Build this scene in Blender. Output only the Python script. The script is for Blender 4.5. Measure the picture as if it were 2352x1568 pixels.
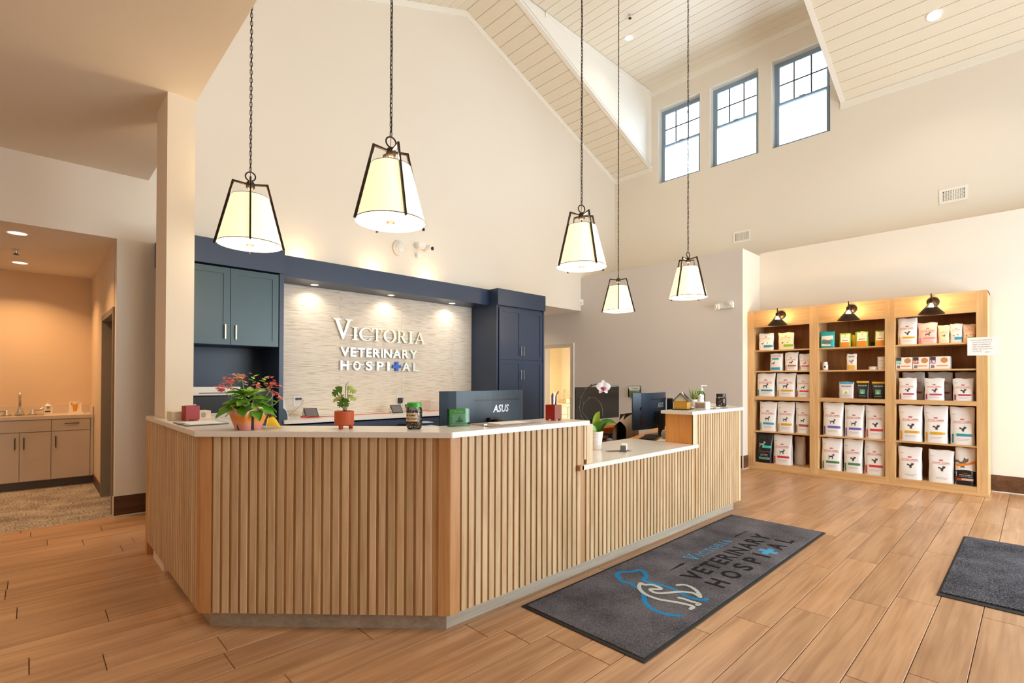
import bpy, bmesh, math, random
from mathutils import Vector, Matrix
random.seed(7)
for _o in list(bpy.data.objects): bpy.data.objects.remove(_o)
SC = bpy.context.scene; COL = SC.collection
PI = math.pi
# ------------------------------------------------------------------ camera
cam_d = bpy.data.cameras.new('camera'); cam = bpy.data.objects.new('camera', cam_d); COL.objects.link(cam)
cam_d.sensor_width = 36.0; cam_d.lens = 1154.957 / 2352 * 36; cam_d.shift_y = (864.025 - 784) / 2352
cam_d.clip_start = 0.02; cam_d.clip_end = 200
def _cam_axes(yaw, pitch, roll):
    f = Vector((math.sin(yaw) * math.cos(pitch), math.cos(yaw) * math.cos(pitch), math.sin(pitch)))
    r = Vector((math.cos(yaw), -math.sin(yaw), 0)); u = r.cross(f)
    return math.cos(roll) * r + math.sin(roll) * u, -math.sin(roll) * r + math.cos(roll) * u, f
CR, CU, CF = _cam_axes(math.radians(43.8367), math.radians(0.46983), math.radians(0.17608))
CAMP = Vector((0, 0, 1.34))
_m = Matrix((CR, CU, -CF)).transposed().to_4x4(); _m.translation = CAMP
cam.matrix_world = _m
SC.camera = cam
# ------------------------------------------------------------------ view, world, daylight
SC.view_settings.view_transform = 'Standard'; SC.view_settings.look = 'None'
SC.view_settings.gamma = 1.0; SC.view_settings.use_curve_mapping = False
SC.view_settings.exposure = 0.0
SC.cycles.use_denoising = True
SC.cycles.max_bounces = 10; SC.cycles.diffuse_bounces = 6; SC.cycles.glossy_bounces = 4
SC.cycles.transmission_bounces = 6; SC.cycles.transparent_max_bounces = 12
SC.cycles.sample_clamp_indirect = 6.0; SC.cycles.caustics_reflective = False; SC.cycles.caustics_refractive = False
W = bpy.data.worlds.new('sky'); SC.world = W; W.use_nodes = True
_bg = W.node_tree.nodes['Background']; _bg.inputs[0].default_value = (0.82, 0.93, 1.0, 1); _bg.inputs[1].default_value = 9.5
def area_light(name, loc, rot, sx, sy, power, col=(1, 1, 1), portal=False, shape='RECTANGLE', spread=PI, parent=None):
    d = bpy.data.lights.new(name, 'AREA'); d.shape = shape; d.size = sx
    if shape in ('RECTANGLE', 'ELLIPSE'): d.size_y = sy
    d.energy = power; d.color = col; d.spread = spread
    if portal: d.cycles.is_portal = True
    o = bpy.data.objects.new(name, d); COL.objects.link(o); o.location = loc; o.rotation_euler = rot
    if parent: o.parent = parent
    return o
def point_light(name, loc, power, col, r=.03, parent=None):
    d = bpy.data.lights.new(name, 'POINT'); d.energy = power; d.color = col; d.shadow_soft_size = r
    o = bpy.data.objects.new(name, d); COL.objects.link(o); o.location = loc
    if parent: o.parent = parent
    return o
WARM = (1.0, 0.66, 0.34); WARM2 = (1.0, 0.76, 0.48); NEUT = (1.0, .86, .68)
# daylight through the entrance glazing behind the camera and the dormer windows (sky portals)
area_light('entrance_daylight', (5.9, -3.12, 1.55), (PI / 2, 0, 0), 5.4, 2.9, 0, portal=True)
for _y in (4.755, 3.707, 2.638):
    area_light('dormer_daylight', (9.10, _y, 5.99), (0, PI / 2, 0), 1.5, .9, 0, portal=True)
# ------------------------------------------------------------------ materials
MATS = {}
def srgb(h):
    c = [int(h[i:i + 2], 16) / 255 for i in (0, 2, 4)]
    return tuple(((x + .055) / 1.055) ** 2.4 if x > .04045 else x / 12.92 for x in c)
def _nt(name):
    m = bpy.data.materials.new(name); m.use_nodes = True; nt = m.node_tree
    return m, nt, nt.nodes['Principled BSDF']
def M(name, hexc, rough=.5, metal=0.0, var=.05, scale=6.0, bump=0.0, bscale=200.0, stretch=(1, 1, 1), spec=.5, coat=0, sheen=0):
    if name in MATS: return MATS[name]
    m, nt, b = _nt(name); c = srgb(hexc); N = nt.nodes.new; L = nt.links.new
    tc = N('ShaderNodeTexCoord'); mp = N('ShaderNodeMapping'); mp.inputs['Scale'].default_value = stretch; L(tc.outputs['Object'], mp.inputs[0])
    no = N('ShaderNodeTexNoise'); no.inputs['Scale'].default_value = scale; no.inputs['Detail'].default_value = 3; L(mp.outputs[0], no.inputs['Vector'])
    mx = N('ShaderNodeMix'); mx.data_type = 'RGBA'
    mx.inputs[6].default_value = tuple(min(1, x * (1 - var)) for x in c) + (1,); mx.inputs[7].default_value = tuple(min(1, x * (1 + var)) for x in c) + (1,)
    L(no.outputs[0], mx.inputs[0]); L(mx.outputs[2], b.inputs['Base Color'])
    b.inputs['Roughness'].default_value = rough; b.inputs['Metallic'].default_value = metal; b.inputs['Specular IOR Level'].default_value = spec
    b.inputs['Coat Weight'].default_value = coat; b.inputs['Sheen Weight'].default_value = sheen
    if bump:
        n2 = N('ShaderNodeTexNoise'); n2.inputs['Scale'].default_value = bscale; n2.inputs['Detail'].default_value = 2; L(mp.outputs[0], n2.inputs['Vector'])
        bp = N('ShaderNodeBump'); bp.inputs['Strength'].default_value = bump; bp.inputs['Distance'].default_value = .004
        L(n2.outputs[0], bp.inputs['Height']); L(bp.outputs[0], b.inputs['Normal'])
    MATS[name] = m; return m
def WOOD(name, dark, light, axis='Z', rough=.45, fine=60.0, rnd=.16, spec=.4, knots=.5):
    """grain along one axis; every object gets its own piece of the grain and its own tone"""
    if name in MATS: return MATS[name]
    m, nt, b = _nt(name); N = nt.nodes.new; L = nt.links.new
    tc = N('ShaderNodeTexCoord'); mp = N('ShaderNodeMapping'); oi = N('ShaderNodeObjectInfo')
    s = [fine] * 3; s['XYZ'.index(axis)] = fine * .045; mp.inputs['Scale'].default_value = s; L(tc.outputs['Object'], mp.inputs[0])
    mu = N('ShaderNodeMath'); mu.operation = 'MULTIPLY'; mu.inputs[1].default_value = 57.0; L(oi.outputs['Random'], mu.inputs[0])
    no = N('ShaderNodeTexNoise'); no.noise_dimensions = '4D'; no.inputs['Scale'].default_value = 1.0; no.inputs['Detail'].default_value = 4; no.inputs['Distortion'].default_value = .8
    L(mp.outputs[0], no.inputs['Vector']); L(mu.outputs[0], no.inputs['W'])
    mp2 = N('ShaderNodeMapping'); s2 = [7.0] * 3; s2['XYZ'.index(axis)] = 1.1; mp2.inputs['Scale'].default_value = s2; L(tc.outputs['Object'], mp2.inputs[0])
    n2 = N('ShaderNodeTexNoise'); n2.noise_dimensions = '4D'; n2.inputs['Scale'].default_value = 1.3; n2.inputs['Detail'].default_value = 2; L(mp2.outputs[0], n2.inputs['Vector']); L(mu.outputs[0], n2.inputs['W'])
    ad = N('ShaderNodeMath'); ad.operation = 'MULTIPLY_ADD'; ad.inputs[1].default_value = knots; L(n2.outputs[0], ad.inputs[0])
    ad2 = N('ShaderNodeMath'); ad2.operation = 'MULTIPLY'; ad2.inputs[1].default_value = 1 - knots; L(no.outputs[0], ad2.inputs[0]); L(ad2.outputs[0], ad.inputs[2])
    cr = N('ShaderNodeValToRGB'); cr.color_ramp.elements[0].position = .36; cr.color_ramp.elements[1].position = .62
    cr.color_ramp.elements[0].color = srgb(dark) + (1,); cr.color_ramp.elements[1].color = srgb(light) + (1,); L(ad.outputs[0], cr.inputs[0])
    hs = N('ShaderNodeHueSaturation'); mr = N('ShaderNodeMapRange'); mr.inputs['To Min'].default_value = 1 - rnd; mr.inputs['To Max'].default_value = 1 + rnd
    L(oi.outputs['Random'], mr.inputs['Value']); L(mr.outputs[0], hs.inputs['Value']); L(cr.outputs[0], hs.inputs['Color']); L(hs.outputs[0], b.inputs['Base Color'])
    b.inputs['Roughness'].default_value = rough; b.inputs['Specular IOR Level'].default_value = spec
    bp = N('ShaderNodeBump'); bp.inputs['Strength'].default_value = .12; bp.inputs['Distance'].default_value = .002; L(no.outputs[0], bp.inputs['Height']); L(bp.outputs[0], b.inputs['Normal'])
    MATS[name] = m; return m
def EMIT(name, col, strength, hexc='ffffff'):
    if name in MATS: return MATS[name]
    m, nt, b = _nt(name); b.inputs['Base Color'].default_value = srgb(hexc) + (1,); b.inputs['Roughness'].default_value = .8
    b.inputs['Emission Color'].default_value = tuple(col) + (1,); b.inputs['Emission Strength'].default_value = strength
    N = nt.nodes.new; L = nt.links.new; tc = N('ShaderNodeTexCoord'); no = N('ShaderNodeTexNoise'); no.inputs['Scale'].default_value = 90; L(tc.outputs['Object'], no.inputs[0])
    bp = N('ShaderNodeBump'); bp.inputs['Strength'].default_value = .1; L(no.outputs[0], bp.inputs['Height']); L(bp.outputs[0], b.inputs['Normal'])
    MATS[name] = m; return m
def GLASS(name, tint='f4faff', gloss=.12, alpha_tint=1.0):
    if name in MATS: return MATS[name]
    m, nt, b = _nt(name); N = nt.nodes.new; L = nt.links.new; nt.nodes.remove(b)
    tr = N('ShaderNodeBsdfTransparent'); tr.inputs[0].default_value = srgb(tint) + (1,)
    gl = N('ShaderNodeBsdfGlossy'); gl.inputs['Roughness'].default_value = .03
    fr = N('ShaderNodeFresnel'); fr.inputs[0].default_value = 1.4
    no = N('ShaderNodeTexNoise'); no.inputs['Scale'].default_value = 3
    mu = N('ShaderNodeMath'); mu.operation = 'MULTIPLY_ADD'; mu.inputs[1].default_value = .02; L(no.outputs[0], mu.inputs[0]); L(fr.outputs[0], mu.inputs[2])
    mx = N('ShaderNodeMixShader'); L(mu.outputs[0], mx.inputs[0]); L(tr.outputs[0], mx.inputs[1]); L(gl.outputs[0], mx.inputs[2])
    L(mx.outputs[0], nt.nodes['Material Output'].inputs[0]); MATS[name] = m; return m
def GRASSCLOTH():
    m, nt, b = _nt('grasscloth'); N = nt.nodes.new; L = nt.links.new
    tc = N('ShaderNodeTexCoord'); mp = N('ShaderNodeMapping'); mp.inputs['Scale'].default_value = (5, 5, 190); L(tc.outputs['Object'], mp.inputs[0])
    oi = N('ShaderNodeObjectInfo'); mu = N('ShaderNodeMath'); mu.operation = 'MULTIPLY'; mu.inputs[1].default_value = 31; L(oi.outputs['Random'], mu.inputs[0])
    no = N('ShaderNodeTexNoise'); no.noise_dimensions = '4D'; no.inputs['Scale'].default_value = 1; no.inputs['Detail'].default_value = 5; no.inputs['Roughness'].default_value = .6
    L(mp.outputs[0], no.inputs['Vector']); L(mu.outputs[0], no.inputs['W'])
    cr = N('ShaderNodeValToRGB'); e = cr.color_ramp.elements; e[0].position = .34; e[0].color = srgb('b9a48a') + (1,); e[1].position = .5; e[1].color = srgb('ece2d4') + (1,)
    L(no.outputs[0], cr.inputs[0]); L(cr.outputs[0], b.inputs['Base Color']); b.inputs['Roughness'].default_value = .8
    bp = N('ShaderNodeBump'); bp.inputs['Strength'].default_value = .4; bp.inputs['Distance'].default_value = .004; L(no.outputs[0], bp.inputs['Height']); L(bp.outputs[0], b.inputs['Normal'])
    MATS['grasscloth'] = m; return m
def SPECKLE(name, a, bcol, scale, rough=.8, lo=.42, hi=.58, bump=.5):
    if name in MATS: return MATS[name]
    m, nt, b = _nt(name); N = nt.nodes.new; L = nt.links.new
    tc = N('ShaderNodeTexCoord'); no = N('ShaderNodeTexNoise'); no.inputs['Scale'].default_value = scale; no.inputs['Detail'].default_value = 3; L(tc.outputs['Object'], no.inputs[0])
    n2 = N('ShaderNodeTexNoise'); n2.inputs['Scale'].default_value = 3.5; n2.inputs['Detail'].default_value = 3; L(tc.outputs['Object'], n2.inputs[0])
    ad = N('ShaderNodeMath'); ad.operation = 'MULTIPLY_ADD'; ad.inputs[1].default_value = .3; L(n2.outputs[0], ad.inputs[0])
    m2 = N('ShaderNodeMath'); m2.operation = 'MULTIPLY'; m2.inputs[1].default_value = .7; L(no.outputs[0], m2.inputs[0]); L(m2.outputs[0], ad.inputs[2])
    cr = N('ShaderNodeValToRGB'); e = cr.color_ramp.elements; e[0].position = lo; e[0].color = srgb(a) + (1,); e[1].position = hi; e[1].color = srgb(bcol) + (1,)
    L(ad.outputs[0], cr.inputs[0]); L(cr.outputs[0], b.inputs['Base Color']); b.inputs['Roughness'].default_value = rough; b.inputs['Specular IOR Level'].default_value = .25
    if bump:
        bp = N('ShaderNodeBump'); bp.inputs['Strength'].default_value = bump; bp.inputs['Distance'].default_value = .006; L(no.outputs[0], bp.inputs['Height']); L(bp.outputs[0], b.inputs['Normal'])
    MATS[name] = m; return m
PAINT = M('cream_paint', 'ebe3d7', .75, var=.015, scale=1.2, bump=.05, bscale=300)
PAINTG = M('greige_paint', 'd3cecb', .75, var=.015, scale=1.2, bump=.05, bscale=300)
PAINTW = M('white_paint', 'f4f0e8', .55, var=.01, scale=2)
BOARD = M('ceiling_board_paint', 'ece2cf', .55, var=.03, scale=3, stretch=(8, .6, 8))
OAK = WOOD('oak_slat', 'b9976e', 'dac09a', 'Z', .5, 55, .09)
OAKF = WOOD('oak_floor', 'a87d58', 'cda27b', 'X', .33, 34, .12, spec=.45, knots=.45)
OAKS = WOOD('oak_shelf', 'c79a66', 'ddb581', 'Y', .45, 45, .05)
OAKSV = WOOD('oak_shelf_upright', 'c79a66', 'ddb581', 'Z', .45, 45, .05)
OAKD = WOOD('walnut_back', '8a5c34', 'a97442', 'Z', .55, 45, .03)
BASEW = WOOD('dark_base_wood', '4a2f1d', '6d4830', 'X', .45, 45, .12)
TOE = WOOD('grey_oak_toe', '9c9080', 'b9ae9d', 'X', .5, 40, .06)
QUARTZ = M('white_quartz', 'efe9e1', .22, var=.02, scale=30)
NAVY = M('navy_lacquer', '2c3d58', .38, var=.03, scale=4)
GLASSM = GLASS('clear_glass'); BLACK = M('black_plastic', '17181b', .4, var=.1); BRONZE = M('dark_bronze', '2d241e', .38, .6, .1)
CHROME = M('brushed_nickel', 'd2d0cc', .28, .75, .04); BRASS = M('brass', 'd8c48a', .28, 1.0, .05); WHITEP = M('white_plastic', 'f0eeea', .35, var=.02)
WHITEB = M('white_bag', 'efebe8', .32, var=.03, scale=12, bump=.25, bscale=18)
# ------------------------------------------------------------------ mesh helpers
class MB:
    def __init__(s): s.v = []; s.f = []
    def add(s, v, f):
        n = len(s.v); s.v += [tuple(p) for p in v]; s.f += [tuple(i + n for i in q) for q in f]; return s
    def box(s, x0, x1, y0, y1, z0, z1):
        v = [(x, y, z) for z in (z0, z1) for x, y in ((x0, y0), (x1, y0), (x1, y1), (x0, y1))]
        return s.add(v, [(3, 2, 1, 0), (4, 5, 6, 7), (0, 1, 5, 4), (1, 2, 6, 5), (2, 3, 7, 6), (3, 0, 4, 7)])
    def obox(s, c, ax, ay, az):
        c, ax, ay, az = map(Vector, (c, ax, ay, az)); v = [c + ax * a + ay * b + az * d for d in (-1, 1) for a, b in ((-1, -1), (1, -1), (1, 1), (-1, 1))]
        return s.add(v, [(3, 2, 1, 0), (4, 5, 6, 7), (0, 1, 5, 4), (1, 2, 6, 5), (2, 3, 7, 6), (3, 0, 4, 7)])
    def bar(s, a, b, w, h=None, up=(0, 0, 1)):
        a, b = Vector(a), Vector(b); h = h or w; d = (b - a); n = d.normalized(); u = Vector(up)
        if abs(n.dot(u)) > .95: u = Vector((1, 0, 0))
        sx = n.cross(u).normalized(); sy = sx.cross(n)
        return s.obox((a + b) / 2, sx * (w / 2), d / 2, sy * (h / 2))
    def prism(s, poly, z0, z1):
        n = len(poly); v = [(x, y, z0) for x, y in poly] + [(x, y, z1) for x, y in poly]
        return s.add(v, [tuple(range(n))[::-1], tuple(range(n, 2 * n))] + [(i, (i + 1) % n, n + (i + 1) % n, n + i) for i in range(n)])
    def extr(s, pts, d):
        n = len(pts); d = Vector(d); v = [Vector(p) for p in pts]; v += [p + d for p in v[:n]]
        return s.add(v, [tuple(range(n))[::-1], tuple(range(n, 2 * n))] + [(i, (i + 1) % n, n + (i + 1) % n, n + i) for i in range(n)])
    def lathe(s, prof, n=24, c=(0, 0, 0), cap=True, ax=None):
        v = []; f = []
        for r, z in prof:
            for i in range(n):
                a = 2 * PI * i / n; v.append(Vector((r * math.cos(a), r * math.sin(a), z)))
        k = len(prof)
        for j in range(k - 1):
            for i in range(n): f.append((j * n + i, j * n + (i + 1) % n, (j + 1) * n + (i + 1) % n, (j + 1) * n + i))
        if cap: f.append(tuple(range(n))[::-1]); f.append(tuple(range((k - 1) * n, k * n)))
        if ax is not None:
            q = Vector((0, 0, 1)).rotation_difference(Vector(ax)); v = [q @ p for p in v]
        c = Vector(c); return s.add([p + c for p in v], f)
    def tube(s, path, r, n=8, cap=True):
        P = [Vector(p) for p in path]; rs = r if isinstance(r, (list, tuple)) else [r] * len(P); v = []; f = []; prev = None
        for i, p in enumerate(P):
            t = (P[min(i + 1, len(P) - 1)] - P[max(i - 1, 0)]).normalized()
            if prev is None:
                u = Vector((0, 0, 1)) if abs(t.z) < .9 else Vector((1, 0, 0)); x = t.cross(u).normalized()
            else: x = (prev - t * prev.dot(t)).normalized()
            prev = x; y = t.cross(x)
            for k in range(n): a = 2 * PI * k / n; v.append(p + (x * math.cos(a) + y * math.sin(a)) * rs[i])
        for i in range(len(P) - 1):
            for k in range(n): f.append((i * n + k, i * n + (k + 1) % n, (i + 1) * n + (k + 1) % n, (i + 1) * n + k))
        if cap: f.append(tuple(range(n))[::-1]); f.append(tuple(range((len(P) - 1) * n, len(P) * n)))
        return s.add(v, f)
    def grid(s, fn, nu, nv):
        v = [fn(i / (nu - 1), j / (nv - 1)) for j in range(nv) for i in range(nu)]
        return s.add(v, [(j * nu + i, j * nu + i + 1, (j + 1) * nu + i + 1, (j + 1) * nu + i) for j in range(nv - 1) for i in range(nu - 1)])
    def ball(s, c, rx, ry=None, rz=None, nu=10, nv=6):
        ry = ry or rx; rz = rz or rx; c = Vector(c)
        prof = [(max(.02, math.sin(PI * j / nv)), -math.cos(PI * j / nv)) for j in range(nv + 1)]
        t = MB().lathe(prof, nu); return s.add([c + Vector((p[0] * rx, p[1] * ry, p[2] * rz)) for p in t.v], t.f)
    def mesh(s, name, mat, smooth=False, bev=0, seg=2):
        me = bpy.data.meshes.new(name); me.from_pydata(s.v, [], s.f); me.update()
        if bev or True:
            bm = bmesh.new(); bm.from_mesh(me)
            if bev: bmesh.ops.bevel(bm, geom=[e for e in bm.edges if len(e.link_faces) == 2 and e.calc_face_angle(0) > .6], offset=bev, segments=seg, affect='EDGES', clamp_overlap=True)
            bmesh.ops.recalc_face_normals(bm, faces=bm.faces); bm.to_mesh(me); bm.free()
        if mat: me.materials.append(mat)
        if smooth: me.polygons.foreach_set('use_smooth', [True] * len(me.polygons))
        return me
    def build(s, name, mat, parent=None, loc=(0, 0, 0), rot=(0, 0, 0), smooth=False, bev=0, seg=2, auto=None):
        me = s.mesh(name, mat, smooth, bev, seg)
        if auto: me.set_sharp_from_angle(angle=math.radians(auto))
        return put(name, me, parent, loc, rot)
def put(name, me, parent=None, loc=(0, 0, 0), rot=(0, 0, 0)):
    o = bpy.data.objects.new(name, me); COL.objects.link(o); o.location = loc; o.rotation_euler = rot
    if parent: o.parent = parent
    return o
def tag(o, label=None, cat=None, group=None, kind=None):
    if label: o['label'] = label
    if cat: o['category'] = cat
    if group: o['group'] = group
    if kind: o['kind'] = kind
    return o
def thing(name, loc, label, cat, group=None, rz=0):
    o = bpy.data.objects.new(name, None); COL.objects.link(o); o.location = loc; o.rotation_euler = (0, 0, rz); o.empty_display_size = .1
    return tag(o, label, cat, group)
def struct(mb, name, mat, parent=None, **k):
    o = mb.build(name, mat, parent, **k)
    if not parent: o['kind'] = 'structure'
    return o
def B(*a): return MB().box(*a)
def clone(root, loc, rz, label, group=None):
    r = root.copy(); COL.objects.link(r); r.location = loc; r.rotation_euler = (0, 0, rz); r['label'] = label
    if group: r['group'] = group
    def rec(src, dst):
        for ch in list(src.children):
            c = ch.copy(); COL.objects.link(c); c.parent = dst; rec(ch, c)
    rec(root, r); return r
# ------------------------------------------------------------------ lettering
_TX = {}
def text_mesh(s, size=1.0, extrude=0.0, bold=0.0, res=2, spacing=1.0, shear=0.0):
    k = (s, size, extrude, bold, res, spacing, shear)
    if k in _TX: return _TX[k]
    c = bpy.data.curves.new('t', 'FONT'); c.body = s; c.size = size; c.extrude = extrude; c.offset = bold; c.resolution_u = res; c.space_character = spacing; c.shear = shear
    o = bpy.data.objects.new('t', c); COL.objects.link(o); dg = bpy.context.evaluated_depsgraph_get(); dg.update()
    me = bpy.data.meshes.new_from_object(o.evaluated_get(dg)); bpy.data.objects.remove(o); bpy.data.curves.remove(c)
    V = [v.co.copy() for v in me.vertices]; F = [tuple(p.vertices) for p in me.polygons]; bpy.data.meshes.remove(me)
    _TX[k] = (V, F); return V, F
def _ell(cx, cy, rx, ry, a0, a1, n):
    return [(cx + rx * math.cos(math.radians(a0 + (a1 - a0) * i / n)), cy + ry * math.sin(math.radians(a0 + (a1 - a0) * i / n))) for i in range(n + 1)]
SERIF = {
    'I': (.40, [[(.02, 0), (.38, 0), (.38, .05), (.27, .08), (.27, .92), (.38, .95), (.38, 1), (.02, 1), (.02, .95), (.13, .92), (.13, .08), (.02, .05)]]),
    'V': (.96, [[(0, 1), (.38, 1), (.38, .95), (.28, .92), (.52, .27), (.72, .92), (.62, .95), (.62, 1), (.96, 1), (.96, .95), (.86, .92), (.52, -.02), (.45, -.02), (.10, .92), (0, .95)]]),
    'A': (.96, [[(0, 0), (.30, 0), (.30, .05), (.20, .08), (.26, .27), (.61, .27), (.68, .08), (.57, .05), (.57, 0), (.96, 0), (.96, .05), (.87, .08), (.53, 1.02), (.45, 1.02), (.11, .08), (0, .05)], [(.29, .35), (.58, .35), (.44, .75)]]),
    'T': (.86, [[(.25, 0), (.61, 0), (.61, .05), (.50, .08), (.50, .93), (.66, .93), (.78, .88), (.81, .72), (.86, .72), (.85, 1), (.01, 1), (0, .72), (.05, .72), (.08, .88), (.20, .93), (.36, .93), (.36, .08), (.25, .05)]]),
    'O': (1.0, [_ell(.5, .5, .5, .52, 0, 355, 35), _ell(.5, .5, .33, .45, 0, 355, 35)]),
    'C': (.92, [_ell(.5, .5, .5, .52, 44, 318, 30) + [(.90, .22)] + _ell(.54, .5, .38, .45, 318, 42, 26) + [(.86, .70), (.90, .70), (.90, .92)]]),
    'R': (.88, [[(0, 0), (.36, 0), (.36, .05), (.25, .08), (.25, .47), (.35, .47), (.60, .05), (.68, 0), (.88, 0), (.88, .05), (.79, .08), (.52, .49)] + _ell(.38, .74, .29, .26, -62, 90, 12) + [(0, 1), (0, .95), (.11, .92), (.11, .08), (0, .05)],
                [(.25, .55), (.36, .55)] + _ell(.36, .74, .16, .19, -80, 80, 10) + [(.36, .93), (.25, .93)]]),
}
def poly_mesh(loops, extrude=0.0):
    c = bpy.data.curves.new('p', 'CURVE'); c.dimensions = '2D'; c.fill_mode = 'BOTH'; c.extrude = extrude
    for lp in loops:
        sp = c.splines.new('POLY'); sp.points.add(len(lp) - 1); sp.use_cyclic_u = True
        for p, (x, y) in zip(sp.points, lp): p.co = (x, y, 0, 1)
    o = bpy.data.objects.new('p', c); COL.objects.link(o); dg = bpy.context.evaluated_depsgraph_get(); dg.update()
    me = bpy.data.meshes.new_from_object(o.evaluated_get(dg)); bpy.data.objects.remove(o); bpy.data.curves.remove(c)
    V = [v.co.copy() for v in me.vertices]; F = [tuple(p.vertices) for p in me.polygons]; bpy.data.meshes.remove(me)
    return V, F
def fit(VF, x0, x1, y0, y1, keep=False):
    V, F = VF; xs = [v.x for v in V]; ys = [v.y for v in V]; a, b, c, d = min(xs), max(xs), min(ys), max(ys)
    sx = (x1 - x0) / max(1e-6, b - a); sy = (y1 - y0) / max(1e-6, d - c)
    if keep: sx = sy = min(sx, sy)
    return [Vector((x0 + (v.x - a) * sx, y0 + (v.y - c) * sy, v.z)) for v in V], F
def ribbon(pts, w, n=6):
    """flat stroke of constant width through a smooth path, with round ends"""
    P = [Vector((x, y)) for x, y in pts]; Q = []
    for i in range(len(P) - 1):
        a, b, c, d = P[max(i - 1, 0)], P[i], P[i + 1], P[min(i + 2, len(P) - 1)]
        for k in range(n):
            t = k / n; Q.append(.5 * ((2 * b) + (c - a) * t + (2 * a - 5 * b + 4 * c - d) * t * t + (3 * b - a - 3 * c + d) * t ** 3))
    Q.append(P[-1]); L = []; R = []
    for i, q in enumerate(Q):
        t = (Q[min(i + 1, len(Q) - 1)] - Q[max(i - 1, 0)]); t = t.normalized() if t.length > 1e-9 else Vector((1, 0)); nn = Vector((-t.y, t.x))
        e = min(i, len(Q) - 1 - i); k = 1.0 if e > 1 else (.75 if e == 1 else .4)
        L.append(q + nn * w / 2 * k); R.append(q - nn * w / 2 * k)
    m = MB(); k = len(L); m.add([(p.x, p.y, 0) for p in L] + [(p.x, p.y, 0) for p in R], [(i, i + 1, k + i + 1, k + i) for i in range(k - 1)]); return m
# ================================================================== STRUCTURE
XW, XL, YB, XG, YR = 9.0, 8.53, 6.22, 7.85, 3.095        # upper right wall, lower right wall, back wall, passage wall, its return
ZG, ZC, ZH, XE = 3.37, 3.355, 2.715, .857                # ledge, low ceiling, opening heads, edge of the low ceiling
XP, ZP, SL = 4.936, 7.18, .38                            # ridge and slope of the roof
YD0, YD1, ZD = 2.07, 5.346, 7.16                         # dormer
def zs(x): return ZP - SL * abs(x - XP)
# ---- floor: planks, each a piece of its own where it can be seen
PX, PY, PT = 1.2155, .1965, .012
floor = struct(B(-2.7, XW, -3.2, YB, -.10, -PT), 'floor', M('subfloor', '2e1e13', .8))
ROWX = {0: 2.93, 1: 2.70, 2: 2.46, 3: 2.07, 4: 2.92, 7: 1.97, 9: 1.74, 10: .85, 12: .70, 14: .27, 15: .01, 17: .33, 19: -.04, 22: -.09, 25: .64, 26: .33, 28: .48, 29: .02}
DESKPOLY = [(.66, 4.79), (.66, 3.085), (1.606, 2.139), (5.372, 2.139), (6.3, 3.067), (6.3, 4.2)]
def _seen(x, y):
    v = Vector((x, y, 0)) - CAMP; z = v.dot(CF)
    if z < .2: return False
    px = 1176 + 1154.957 * v.dot(CR) / z; py = 864.025 - 1154.957 * v.dot(CU) / z
    if not (-30 < px < 2382 and py < 1600): return False
    for (ax, ay), (bx, by) in zip(DESKPOLY[:-1], DESKPOLY[1:]):
        den = x * (by - ay) - y * (bx - ax)
        if abs(den) < 1e-9: continue
        t = (ax * (by - ay) - ay * (bx - ax)) / den; q = ((ax * y - ay * x) / den)
        if 0 < t < 1 and -0.001 <= q <= 1.001 and 1.34 * (1 - t) < .95: return False
    if y > 3.1 and x > XG: return False
    return True
rnd = random.Random(3); field = MB(); gap = .0030; pm = {}
for k in range(-10, 31):
    y0 = .217 + PY * k; y1 = min(y0 + PY, YB); x0 = ROWX.get(k, rnd.uniform(0, PX)); x0 -= PX * math.ceil((x0 + 2.6) / PX)
    while x0 < 8.5:
        xa, xb = max(x0, -2.69), min(x0 + PX, 8.53)
        vis = sum(_seen(xa + (xb - xa) * i / 6, y0 + (y1 - y0) * j / 2) for i in range(7) for j in range(3)) >= 2
        if xb - xa > .05:
            if vis:
                key = (round(xb - xa, 3), round(y1 - y0, 3))
                if key not in pm:
                    a, b2 = (xb - xa) / 2 - gap / 2, (y1 - y0) / 2 - gap / 2; e = .0022
                    m = MB(); m.add([(-a, -b2, -PT), (a, -b2, -PT), (a, b2, -PT), (-a, b2, -PT), (-a, -b2, -e), (a, -b2, -e), (a, b2, -e), (-a, b2, -e), (-a + e, -b2 + e, 0), (a - e, -b2 + e, 0), (a - e, b2 - e, 0), (-a + e, b2 - e, 0)],
                                    [(0, 1, 5, 4), (1, 2, 6, 5), (2, 3, 7, 6), (3, 0, 4, 7), (4, 5, 9, 8), (5, 6, 10, 9), (6, 7, 11, 10), (7, 4, 8, 11), (8, 9, 10, 11)])
                    pm[key] = m.mesh('plank', OAKF)
                put('plank', pm[key], floor, ((xa + xb) / 2, (y0 + y1) / 2, 0))
            else: field.box(xa + .001, xb - .001, y0 + .001, y1 - .001, -PT, 0)
        x0 += PX
tag(field.build('plank_field', OAKF, floor), kind='stuff')
# hall floor behind the opening, passage floor
struct(B(-2.7, .61, YB, 9.1, -.10, 0), 'floor', SPECKLE('terrazzo', '6d6259', 'c2b9ae', 55, .6, .43, .57, .2))
struct(B(.61, 10.6, YB, 9.2, -.10, 0), 'floor', SPECKLE('terrazzo', '7d7168', 'b5aaa0', 90))
# ---- walls
wb = MB()
for x0, x1, z0, z1 in ((.61, 6.30, 0, ZH), (-2.7, XG, ZH, ZC + .02)): wb.box(x0, x1, YB, YB + .16, z0, z1)
wb.extr([(XE - .12, YB, ZC + .02), (XG, YB, ZC + .02), (XG, YB, ZG), (XW + .15, YB, ZG), (XW + .15, YB, zs(XW + .15) + .05), (XP, YB, ZP + .05), (XE - .12, YB, zs(XE) + .05)], (0, .16, 0))
wall_back = struct(wb, 'wall_back', PAINT)
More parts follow.
